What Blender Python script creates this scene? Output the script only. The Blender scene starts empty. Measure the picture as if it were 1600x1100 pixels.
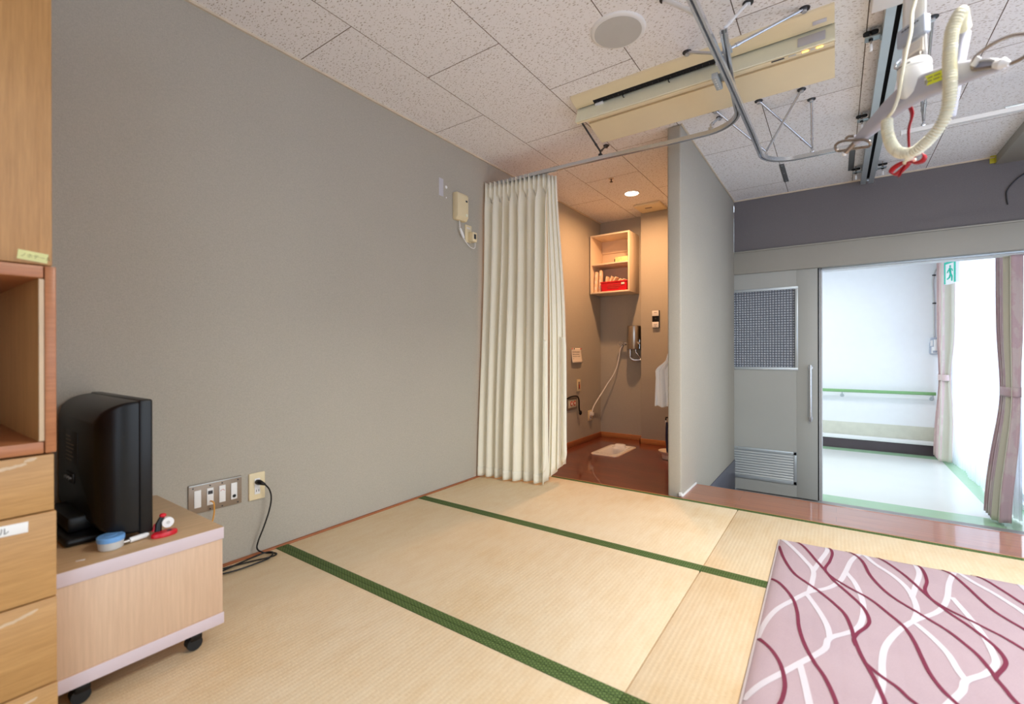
import bpy, bmesh, math, random
from mathutils import Vector, Matrix
EXPOSURE = 0.36
GROUND = (0.50, 0.61, 0.82, 1)
SKYLOW = (0.82, 0.92, 1.0, 1)
SKYHIGH = (0.58, 0.76, 1.0, 1)
SKYSTR = 2.7
DOWNLIGHT = 15.0
LAMPFACE = 14.0
ROOMLAMP = 52.0
ROOMLAMPCOL = (1.0, 0.96, 0.89)
LUMDEPTH = 0.048
CORRIDORFILL = 20.0  # power of the fill lamp added in the corridor
random.seed(7)
PI = math.pi
SC = bpy.context.scene
COL = SC.collection
V = Vector

# ---------------------------------------------------------------- camera
YAW, PIT, ROL = math.radians(35.0686), math.radians(-0.0345), math.radians(-0.1120)
fw = V((-math.sin(YAW)*math.cos(PIT), math.cos(YAW)*math.cos(PIT), math.sin(PIT)))
rt = V((math.cos(YAW), math.sin(YAW), 0)); up = rt.cross(fw)
rt2 = rt*math.cos(ROL) + up*math.sin(ROL); up2 = rt2.cross(fw)
cd = bpy.data.cameras.new('camera')
cam = bpy.data.objects.new('camera', cd); COL.objects.link(cam)
M = Matrix.Identity(4)
for i in range(3):
    M[i][0], M[i][1], M[i][2] = rt2[i], up2[i], -fw[i]
M[0][3], M[1][3], M[2][3] = 0, 0, 0.90
cam.matrix_world = M
cd.sensor_fit = 'HORIZONTAL'; cd.sensor_width = 36.0
cd.lens = 721.26/1600*36.0
cd.clip_start = 0.02; cd.clip_end = 200
cd.dof.use_dof = True; cd.dof.focus_distance = 3.6; cd.dof.aperture_fstop = 2.4
SC.camera = cam

# ---------------------------------------------------------------- view, world, daylight
SC.view_settings.view_transform = 'Standard'
SC.view_settings.look = 'None'
SC.view_settings.gamma = 1.0
SC.view_settings.use_curve_mapping = False
SC.view_settings.exposure = EXPOSURE
w = bpy.data.worlds.new('daylight'); SC.world = w; w.use_nodes = True
wn = w.node_tree; wn.nodes.clear()
wo = wn.nodes.new('ShaderNodeOutputWorld'); bg = wn.nodes.new('ShaderNodeBackground')
tc = wn.nodes.new('ShaderNodeTexCoord'); sx = wn.nodes.new('ShaderNodeSeparateXYZ'); rp = wn.nodes.new('ShaderNodeValToRGB')
mr = wn.nodes.new('ShaderNodeMapRange'); mr.inputs[1].default_value = -1; mr.inputs[2].default_value = 1
wn.links.new(tc.outputs['Generated'], sx.inputs[0]); wn.links.new(sx.outputs[2], mr.inputs[0]); wn.links.new(mr.outputs[0], rp.inputs[0])
e = rp.color_ramp.elements
e[0].position = 0.44; e[0].color = GROUND
e[1].position = 0.53; e[1].color = SKYLOW
e2 = e.new(0.9); e2.color = SKYHIGH
wn.links.new(rp.outputs[0], bg.inputs[0]); bg.inputs[1].default_value = SKYSTR
wn.links.new(bg.outputs[0], wo.inputs[0])
SC.cycles.max_bounces = 10; SC.cycles.diffuse_bounces = 7; SC.cycles.glossy_bounces = 4
SC.cycles.transparent_max_bounces = 8; SC.cycles.transmission_bounces = 6
SC.cycles.sample_clamp_indirect = 6.0
SC.cycles.use_denoising = True
SC.cycles.caustics_reflective = False; SC.cycles.caustics_refractive = False

def portal(name, c, rot, sx_, sy_):
    l = bpy.data.lights.new(name, 'AREA'); l.shape = 'RECTANGLE'; l.size = sx_; l.size_y = sy_
    l.cycles.is_portal = True
    o = bpy.data.objects.new(name, l); COL.objects.link(o); o.location = c; o.rotation_euler = rot
    return o

# ---------------------------------------------------------------- dimensions (metres, tatami surface z = 0)
XL, ZC, YD, XR, YB = -2.121, 2.311, 4.76, 2.40, -1.60
ZE = -0.40                     # entry and corridor floor
XP0, XP1, YP = -0.870, -0.785, 2.945   # partition
YC = 7.64                      # corridor far wall
XW = 1.25                      # corridor window wall

# ---------------------------------------------------------------- materials
def srgb(r, g, b):
    f = lambda c: (c/255/12.92) if c/255 <= 0.04045 else ((c/255+0.055)/1.055)**2.4
    return (f(r), f(g), f(b), 1)

class MT:
    """small node helper"""
    def __init__(s, name, rough=0.5, metal=0.0, spec=0.5):
        s.m = bpy.data.materials.new(name); s.m.use_nodes = True
        s.t = s.m.node_tree; s.n = s.t.nodes
        s.b = s.n['Principled BSDF']
        s.b.inputs['Roughness'].default_value = rough
        s.b.inputs['Metallic'].default_value = metal
        s.b.inputs['Specular IOR Level'].default_value = spec
    def new(s, t, **k):
        n = s.n.new(t)
        for a, v in k.items(): setattr(n, a, v)
        return n
    def link(s, a, b): s.t.links.new(a, b)
    def coords(s, scale=(1,1,1), rot=(0,0,0), loc=(0,0,0)):
        g = s.new('ShaderNodeNewGeometry'); mp = s.new('ShaderNodeMapping')
        mp.inputs['Scale'].default_value = scale; mp.inputs['Rotation'].default_value = rot; mp.inputs['Location'].default_value = loc
        s.link(g.outputs['Position'], mp.inputs[0]); return mp.outputs[0]
    def noise(s, co, scale=5, detail=3, rough=0.55):
        n = s.new('ShaderNodeTexNoise'); n.inputs['Scale'].default_value = scale; n.inputs['Detail'].default_value = detail
        n.inputs['Roughness'].default_value = rough; s.link(co, n.inputs['Vector']); return n.outputs['Fac']
    def ramp(s, fac, stops):
        r = s.new('ShaderNodeValToRGB'); el = r.color_ramp.elements
        while len(el) < len(stops): el.new(0.5)
        for x, (p, c) in zip(el, stops): x.position = p; x.color = c
        s.link(fac, r.inputs[0]); return r.outputs[0]
    def mix(s, fac, a, b, mode='MIX'):
        n = s.new('ShaderNodeMix', data_type='RGBA', blend_type=mode)
        for i, v in ((0, fac), (6, a), (7, b)):
            if hasattr(v, 'links') or isinstance(v, bpy.types.NodeSocket): s.link(v, n.inputs[i])
            else: n.inputs[i].default_value = v
        return n.outputs[2]
    def math(s, op, a, b=0.0):
        n = s.new('ShaderNodeMath', operation=op)
        for i, v in ((0, a), (1, b)):
            if isinstance(v, bpy.types.NodeSocket): s.link(v, n.inputs[i])
            else: n.inputs[i].default_value = v
        return n.outputs[0]
    def color(s, v):
        if isinstance(v, bpy.types.NodeSocket): s.link(v, s.b.inputs['Base Color'])
        else: s.b.inputs['Base Color'].default_value = v
    def bump(s, h, strength=0.2, dist=0.002):
        n = s.new('ShaderNodeBump'); n.inputs['Strength'].default_value = strength; n.inputs['Distance'].default_value = dist
        s.link(h, n.inputs['Height']); s.link(n.outputs[0], s.b.inputs['Normal'])

def scale_c(c, k): return (min(c[0]*k,1), min(c[1]*k,1), min(c[2]*k,1), 1)
def plain(name, c, rough=0.5, metal=0.0, spec=0.5, var=0.05, vs=12.0):
    m = MT(name, rough, metal, spec)
    co = m.coords(); f = m.noise(co, vs, 3)
    m.color(m.ramp(f, [(0.3, scale_c(c, 1-var)), (0.7, scale_c(c, 1+var))]))
    return m.m
def wood(name, c1, c2, axis='Z', freq=1.0, rough=0.4, spec=0.5, bump=0.05):
    m = MT(name, rough, 0, spec)
    sc = {'X': (1.2, 22, 22), 'Y': (22, 1.2, 22), 'Z': (22, 22, 1.2)}[axis]
    co = m.coords(tuple(v*freq for v in sc)); f = m.noise(co, 2.2, 6, 0.65)
    co2 = m.coords(tuple(v*freq*4 for v in sc)); f2 = m.noise(co2, 3.0, 3, 0.6)
    c = m.ramp(f, [(0.25, c1), (0.75, c2)])
    c = m.mix(0.35, c, m.ramp(f2, [(0.35, scale_c(c1, 0.82)), (0.65, scale_c(c2, 1.05))]))
    m.color(c); m.bump(f2, bump, 0.001)
    return m.m
def emis(name, c, s):
    m = MT(name, 0.5); m.color((*c[:3], 1)); m.b.inputs['Emission Color'].default_value = (*c[:3], 1); m.b.inputs['Emission Strength'].default_value = s
    return m.m

def mat_wallpaper(name, c):
    m = MT(name, 0.85, 0, 0.25)
    co = m.coords((1, 1, 1)); n1 = m.noise(co, 2.2, 3)
    wv = m.noise(m.coords((260, 260, 90)), 1.6, 2, 0.6); wv2 = m.noise(m.coords((90, 90, 300)), 1.6, 2, 0.6)
    h = m.math('ADD', wv, wv2)
    c0 = m.ramp(n1, [(0.3, scale_c(c, 0.97)), (0.7, scale_c(c, 1.03))])
    cc = m.mix(0.5, c0, m.ramp(m.math('MULTIPLY', h, 0.5), [(0.38, scale_c(c, 0.84)), (0.62, scale_c(c, 1.12))]))
    m.color(cc); m.bump(h, 0.25, 0.0012)
    return m.m
def mat_ceiling(name, c):
    m = MT(name, 0.9, 0, 0.2)
    g = m.coords((1, 1, 1))
    n = m.new('ShaderNodeTexNoise'); n.inputs['Scale'].default_value = 16; n.inputs['Detail'].default_value = 2
    m.link(g, n.inputs['Vector'])
    def marks(rot, sc, thr, off):
        mp = m.new('ShaderNodeMapping'); mp.inputs['Rotation'].default_value = (0, 0, rot); mp.inputs['Scale'].default_value = sc
        mp.inputs['Location'].default_value = (off, off*0.7, 0)
        va = m.new('ShaderNodeVectorMath', operation='MULTIPLY_ADD'); va.inputs[1].default_value = (0.022, 0.022, 0); m.link(n.outputs['Color'], va.inputs[0]); m.link(g, va.inputs[2])
        m.link(va.outputs[0], mp.inputs[0])
        vo = m.new('ShaderNodeTexVoronoi'); vo.inputs['Scale'].default_value = 1.0; vo.voronoi_dimensions = '2D'; m.link(mp.outputs[0], vo.inputs['Vector'])
        wn_ = m.new('ShaderNodeSeparateColor'); m.link(vo.outputs['Color'], wn_.inputs[0])
        lim = m.math('MULTIPLY', wn_.outputs[0], thr)
        d = m.math('SUBTRACT', lim, vo.outputs['Distance'])
        return m.math('MULTIPLY', d, 14.0)
    a = marks(0.9, (34, 100, 1), 0.25, 0.0)
    b = marks(0.5, (46, 130, 1), 0.22, 3.3)
    k = m.math('MAXIMUM', a, b)
    cl = m.new('ShaderNodeClamp'); m.link(k, cl.inputs[0])
    dark = (c[0]*0.5, c[1]*0.44, c[2]*0.38, 1)
    m.color(m.mix(cl.outputs[0], c, dark))
    inv = m.math('SUBTRACT', 1.0, cl.outputs[0]); m.bump(inv, 0.5, 0.002)
    return m.m
def mat_tatami():
    m = MT('woven rush', 0.62, 0, 0.3)
    co = m.coords()
    big = m.noise(co, 1.7, 4, 0.6); mid = m.noise(m.coords((9, 2.2, 1)), 3.0, 5, 0.65)
    wv = m.new('ShaderNodeTexWave', wave_type='BANDS', bands_direction='X'); wv.inputs['Scale'].default_value = 21.0; wv.inputs['Distortion'].default_value = 0.6; wv.inputs['Detail'].default_value = 1.0; wv.inputs['Detail Scale'].default_value = 3
    m.link(co, wv.inputs['Vector'])
    fine = m.noise(m.coords((60, 420, 1)), 1.0, 2, 0.6)
    base = m.ramp(big, [(0.30, srgb(216, 184, 138)), (0.48, srgb(229, 210, 180)), (0.68, srgb(232, 217, 193))])
    col = m.mix(0.35, base, m.ramp(mid, [(0.3, srgb(218, 184, 136)), (0.6, srgb(238, 221, 190))]))
    col = m.mix(0.06, col, m.ramp(wv.outputs['Fac'], [(0.0, srgb(190, 150, 96)), (0.5, srgb(238, 218, 180))]))
    col = m.mix(0.26, col, m.ramp(fine, [(0.3, srgb(208, 172, 122)), (0.7, srgb(242, 226, 192))]))
    m.color(col)
    h = m.math('ADD', wv.outputs['Fac'], fine); m.bump(h, 0.25, 0.0012)
    return m.m
def mat_heri():
    m = MT('green figured cloth', 0.75, 0, 0.3)
    def grid(ox, oy):
        mp = m.coords((1/0.0185, 1/0.0125, 1), (0, 0, 0), (ox, oy, 0))
        fr = m.new('ShaderNodeVectorMath', operation='FRACTION'); m.link(mp, fr.inputs[0])
        sb = m.new('ShaderNodeVectorMath', operation='SUBTRACT'); m.link(fr.outputs[0], sb.inputs[0]); sb.inputs[1].default_value = (0.5, 0.5, 0)
        ml = m.new('ShaderNodeVectorMath', operation='MULTIPLY'); m.link(sb.outputs[0], ml.inputs[0]); ml.inputs[1].default_value = (1, 0.9, 0)
        ln = m.new('ShaderNodeVectorMath', operation='LENGTH'); m.link(ml.outputs[0], ln.inputs[0]); return ln.outputs['Value']
    d = m.math('MINIMUM', grid(0, 0), grid(0.5, 0.5))
    m.color(m.ramp(d, [(0.0, srgb(112, 134, 80)), (0.09, srgb(104, 126, 74)), (0.15, srgb(48, 66, 30)), (0.27, srgb(52, 72, 32)), (0.38, srgb(118, 142, 80))]))
    return m.m
def mat_floor_wood(name, c1, c2, pw=0.10, rough=0.18):
    m = MT(name, rough, 0, 0.5)
    br = m.new('ShaderNodeTexBrick'); br.offset = 0.37; br.inputs['Scale'].default_value = 1.0
    br.inputs['Brick Width'].default_value = 1.3; br.inputs['Row Height'].default_value = pw; br.inputs['Mortar Size'].default_value = 0.0012
    br.inputs['Color1'].default_value = (0.82, 0.82, 0.82, 1); br.inputs['Color2'].default_value = (1.0, 1.0, 1.0, 1); br.inputs['Mortar'].default_value = (0.45, 0.40, 0.38, 1)
    m.link(m.coords(), br.inputs['Vector'])
    f = m.noise(m.coords((2.0, 30, 30)), 2.2, 6, 0.65)
    c = m.ramp(f, [(0.25, c1), (0.75, c2)])
    c = m.mix(1.0, c, br.outputs['Color'], 'MULTIPLY')
    m.color(c); m.b.inputs['Coat Weight'].default_value = 1.0; m.b.inputs['Coat Roughness'].default_value = 0.04
    return m.m
def mat_cloth(name, c, var=0.06, sss=False, sheen=0.2, trans=0.0):
    m = MT(name, 0.85, 0, 0.2)
    f = m.noise(m.coords((300, 300, 300)), 1.2, 2); g = m.noise(m.coords(), 3, 3)
    m.color(m.mix(0.5, m.ramp(f, [(0.3, scale_c(c, 1-var)), (0.7, scale_c(c, 1+var))]), m.ramp(g, [(0.3, scale_c(c, 0.97)), (0.7, scale_c(c, 1.03))])))
    m.bump(f, 0.1, 0.0006)
    if trans:
        tr = m.new('ShaderNodeBsdfTranslucent'); tr.inputs[0].default_value = c
        mx = m.new('ShaderNodeMixShader'); mx.inputs[0].default_value = trans
        out = m.n['Material Output']; m.link(m.b.outputs[0], mx.inputs[1]); m.link(tr.outputs[0], mx.inputs[2]); m.link(mx.outputs[0], out.inputs[0])
    return m.m
def mat_floral(name, c, c2, trans=0.2):
    m = MT(name, 0.8, 0, 0.25)
    vo = m.noise(m.coords((5, 5, 4)), 1.6, 4, 0.5)
    f = m.noise(m.coords((300, 300, 300)), 1.2, 2)
    k = m.mix(0.25, m.ramp(vo, [(0.50, c), (0.56, c2), (0.66, c2), (0.72, c)]), m.ramp(f, [(0.3, scale_c(c, 0.9)), (0.7, scale_c(c, 1.1))]))
    m.color(k)
    tr = m.new('ShaderNodeBsdfTranslucent'); m.link(k, tr.inputs[0])
    mx = m.new('ShaderNodeMixShader'); mx.inputs[0].default_value = trans
    out = m.n['Material Output']; m.link(m.b.outputs[0], mx.inputs[1]); m.link(tr.outputs[0], mx.inputs[2]); m.link(mx.outputs[0], out.inputs[0])
    return m.m
def mat_sheer():
    m = MT('sheer voile', 0.9, 0, 0.1); m.color((0.92, 0.94, 0.96, 1))
    f = m.noise(m.coords((400, 400, 40)), 1.0, 2)
    tr = m.new('ShaderNodeBsdfTranslucent'); m.link(m.ramp(f, [(0.3, (0.86, 0.89, 0.93, 1)), (0.7, (0.97, 0.98, 1, 1))]), tr.inputs[0])
    tp = m.new('ShaderNodeBsdfTransparent'); tp.inputs[0].default_value = (1, 1, 1, 1)
    m1 = m.new('ShaderNodeMixShader'); m1.inputs[0].default_value = 0.70
    m2 = m.new('ShaderNodeMixShader'); m2.inputs[0].default_value = 0.46
    out = m.n['Material Output']
    m.link(m.b.outputs[0], m1.inputs[1]); m.link(tr.outputs[0], m1.inputs[2]); m.link(m1.outputs[0], m2.inputs[1]); m.link(tp.outputs[0], m2.inputs[2]); m.link(m2.outputs[0], out.inputs[0])
    return m.m
def mat_quilt():
    m = MT('dusty pink cotton', 0.8, 0, 0.2)
    f = m.noise(m.coords((300, 300, 300)), 1.2, 2); g = m.noise(m.coords(), 5, 3)
    m.color(m.mix(0.5, m.ramp(f, [(0.3, srgb(172, 152, 160)), (0.7, srgb(185, 164, 171))]), m.ramp(g, [(0.3, srgb(174, 153, 161)), (0.7, srgb(185, 165, 172))])))
    m.bump(m.noise(m.coords((6, 3, 1)), 2.0, 3), 0.15, 0.004)
    return m.m
def mat_glass_reeded():
    m = MT('checkered wired glass', 0.12, 0, 0.6)
    co = m.coords((1/0.0228, 1, 1/0.0228))
    fr = m.new('ShaderNodeVectorMath', operation='FRACTION'); m.link(co, fr.inputs[0])
    sp = m.new('ShaderNodeSeparateXYZ'); m.link(fr.outputs[0], sp.inputs[0])
    def dome(s): return m.math('ABSOLUTE', m.math('SUBTRACT', s, 0.5))
    h = m.math('MAXIMUM', dome(sp.outputs[0]), dome(sp.outputs[2]))
    m.color(m.ramp(h, [(0.0, srgb(196, 202, 210)), (0.30, srgb(160, 166, 176)), (0.40, srgb(120, 126, 138)), (0.48, srgb(62, 66, 78))]))
    inv = m.math('SUBTRACT', 0.5, h); m.bump(inv, 0.9, 0.012)
    m.b.inputs['Transmission Weight'].default_value = 0.12
    return m.m

C_WALL = srgb(178, 172, 160)
M_ = {}
M_['wall'] = mat_wallpaper('grey woven wallpaper', C_WALL)
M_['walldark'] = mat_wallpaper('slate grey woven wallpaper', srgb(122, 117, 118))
M_['ceil'] = mat_ceiling('fissured ceiling board', srgb(243, 241, 242))
M_['ceil_new'] = mat_ceiling('newer ceiling board', srgb(236, 235, 236))
M_['joint'] = plain('brown joint', srgb(120, 98, 82), 0.9)
M_['tatami'] = mat_tatami(); M_['heri'] = mat_heri()
M_['cornice'] = plain('cream moulding', srgb(214, 200, 178), 0.6)
M_['redwood'] = mat_floor_wood('polished red brown boards', srgb(104, 44, 24), srgb(132, 60, 34), 0.075, 0.35)
M_['ledge'] = mat_floor_wood('worn ledge boards', srgb(150, 84, 50), srgb(180, 110, 70), 0.09, 0.35)
M_['orangewood'] = wood('orange skirting wood', srgb(176, 108, 58), srgb(206, 140, 84), 'X', 1, 0.45)
M_['edgewood'] = wood('red edge wood', srgb(150, 84, 48), srgb(178, 110, 66), 'Y', 1, 0.5)
M_['door'] = plain('grey green door enamel', srgb(173, 174, 169), 0.45, var=0.03, vs=2.0)
M_['header'] = plain('grey lintel enamel', srgb(164, 161, 152), 0.5, var=0.03, vs=2.0)
M_['darkbase'] = plain('slate skirting', srgb(84, 84, 96), 0.5)
M_['entry'] = plain('grey entry vinyl', srgb(150, 148, 146), 0.4)
M_['corwall'] = plain('white corridor paint', srgb(234, 236, 238), 0.7, var=0.01)
M_['corfloor'] = plain('pale cream vinyl', srgb(232, 234, 228), 0.18, var=0.015, vs=3)
M_['corgreen'] = plain('pale green vinyl', srgb(166, 204, 166), 0.2, var=0.02)
M_['wains'] = plain('beige wainscot', srgb(206, 206, 190), 0.6)
M_['plum'] = plain('plum brown skirting', srgb(84, 70, 78), 0.45)
M_['railgreen'] = plain('green handrail vinyl', srgb(122, 170, 112), 0.4)
M_['white'] = plain('white plastic', srgb(236, 236, 236), 0.4, var=0.02)  # also serves as painted glare on some chrome rail hangers
M_['offwhite'] = plain('off white enamel', srgb(222, 222, 222), 0.45, var=0.02)
M_['cream'] = plain('aged cream plastic', srgb(230, 214, 176), 0.45, var=0.03)
M_['creamlt'] = plain('pale cream flap plastic', srgb(238, 236, 212), 0.4, var=0.02)
M_['acdeep'] = plain('yellowed plastic', srgb(234, 219, 184), 0.45, var=0.03, vs=4)
M_['acgroove'] = plain('brown gap', srgb(150, 112, 60), 0.8)
M_['black'] = plain('black plastic', srgb(13, 13, 15), 0.34, 0.0, 0.35, var=0.1)
M_['blackmat'] = plain('matt black rubber', srgb(16, 16, 17), 0.7, var=0.1)
M_['chrome'] = plain('chrome', srgb(206, 208, 212), 0.24, 0.75, var=0.02)
M_['alu'] = plain('anodised aluminium', srgb(190, 198, 202), 0.38, 0.6, var=0.03)
M_['steel'] = plain('brushed stainless', srgb(190, 184, 178), 0.28, 1.0, var=0.03, vs=40)
M_['hookmetal'] = plain('bronzed steel', srgb(150, 138, 130), 0.25, 0.8, var=0.05)
M_['zinc'] = plain('zinc plate', srgb(168, 176, 178), 0.4, 0.9, var=0.06)
M_['darkmetal'] = plain('dark steel', srgb(70, 70, 72), 0.45, 0.8, var=0.06)
M_['slot'] = plain('dark recess', srgb(16, 16, 18), 0.8)
M_['oak'] = wood('honey oak veneer', srgb(170, 122, 68), srgb(194, 146, 90), 'Z', 0.8, 0.42)
M_['oakY'] = wood('honey oak drawer veneer', srgb(172, 128, 76), srgb(196, 152, 98), 'Y', 0.9, 0.42)
M_['oakedge'] = wood('rosy oak edge', srgb(160, 98, 60), srgb(182, 120, 78), 'Y', 1, 0.35)
M_['maple'] = wood('pale maple laminate', srgb(206, 172, 144), srgb(213, 182, 154), 'Z', 0.5, 0.4, bump=0.02)
M_['mapletop'] = wood('pale maple top', srgb(190, 158, 118), srgb(204, 172, 134), 'Y', 0.6, 0.4, bump=0.02)
M_['pinkedge'] = plain('pinkish grey edging', srgb(208, 192, 198), 0.4, var=0.02)
M_['yellow'] = plain('pale yellow label', srgb(226, 224, 156), 0.6)
M_['neon'] = plain('fluorescent yellow label', srgb(226, 236, 60), 0.6)
M_['ink'] = plain('dark ink', srgb(60, 60, 66), 0.7)
M_['inkfaint'] = plain('faded olive ink', srgb(150, 146, 92), 0.7)
M_['inkred'] = plain('red ink', srgb(190, 70, 60), 0.7)
M_['scuff'] = plain('worn pale patch', srgb(206, 180, 150), 0.6)
M_['red'] = plain('red plastic', srgb(206, 20, 40), 0.35, var=0.05)
M_['redcloth'] = plain('red satin ribbon', srgb(168, 10, 30), 0.4, var=0.08)
M_['blue'] = plain('light blue plastic', srgb(110, 166, 226), 0.45, var=0.03)
M_['grey'] = plain('grey plastic', srgb(196, 196, 194), 0.5, var=0.02)
M_['lav'] = plain('lavender grey plastic', srgb(176, 176, 188), 0.42, var=0.02)
M_['lavdk'] = plain('blue grey plastic', srgb(172, 180, 196), 0.45, var=0.02)
M_['sticker'] = plain('lavender sticker', srgb(196, 194, 200), 0.6)
M_['coil'] = plain('ivory cord rubber', srgb(226, 222, 200), 0.55, var=0.02)
M_['orange'] = plain('orange cable', srgb(226, 160, 60), 0.5)
M_['taupe'] = plain('bronze cover plate', srgb(150, 134, 118), 0.38, 0.35, var=0.04)
M_['beige'] = plain('beige plastic', srgb(214, 206, 180), 0.5, var=0.02)
M_['curtain'] = mat_cloth('cream satin curtain', srgb(250, 246, 230), trans=0.14)
M_['sheer'] = mat_sheer()
M_['drape'] = mat_floral('dusky pink floral', srgb(206, 178, 182), srgb(214, 198, 194))
M_['drapelt'] = mat_floral('shell pink floral', srgb(232, 208, 206), srgb(238, 224, 216))
M_['lining'] = mat_cloth('cream drape lining', srgb(226, 222, 206), trans=0.3)
M_['quilt'] = mat_quilt()
M_['wine'] = plain('wine red print', srgb(116, 34, 62), 0.8, var=0.06)
M_['whiteprint'] = plain('white print', srgb(208, 202, 210), 0.8, var=0.02)
M_['quiltedge'] = mat_cloth('pale binding', srgb(206, 196, 198))
M_['ceramic'] = plain('white glazed ceramic', srgb(238, 238, 240), 0.08, var=0.01)
M_['ceramicrim'] = plain('peach rim', srgb(238, 222, 206), 0.3)
M_['towel'] = mat_cloth('white cotton', srgb(240, 240, 242))
M_['paper'] = plain('white paper', srgb(234, 226, 216), 0.8, var=0.02)
M_['navy'] = plain('navy cloth', srgb(30, 34, 70), 0.7)
M_['signgreen'] = plain('sign green', srgb(20, 190, 165), 0.5)
M_['glassreed'] = mat_glass_reeded()
M_['lamp'] = emis('warm lamp face', (1.0, 0.84, 0.62), LAMPFACE)
M_['led'] = emis('amber indicator', (1.0, 0.55, 0.08), 4.0)
M_['frame'] = plain('white window frame', srgb(214, 216, 218), 0.4)
M_['tape'] = plain('yellow tape', srgb(206, 200, 60), 0.6)
M_['greyplate'] = plain('grey ceiling plate', srgb(110, 112, 114), 0.5, 0.4)
M_['palegreenbox'] = plain('pale green printed pack', srgb(214, 220, 160), 0.6, var=0.15, vs=60)
M_['towelpeach'] = plain('folded peach paper towels', srgb(236, 206, 178), 0.85, var=0.06, vs=40)

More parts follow.
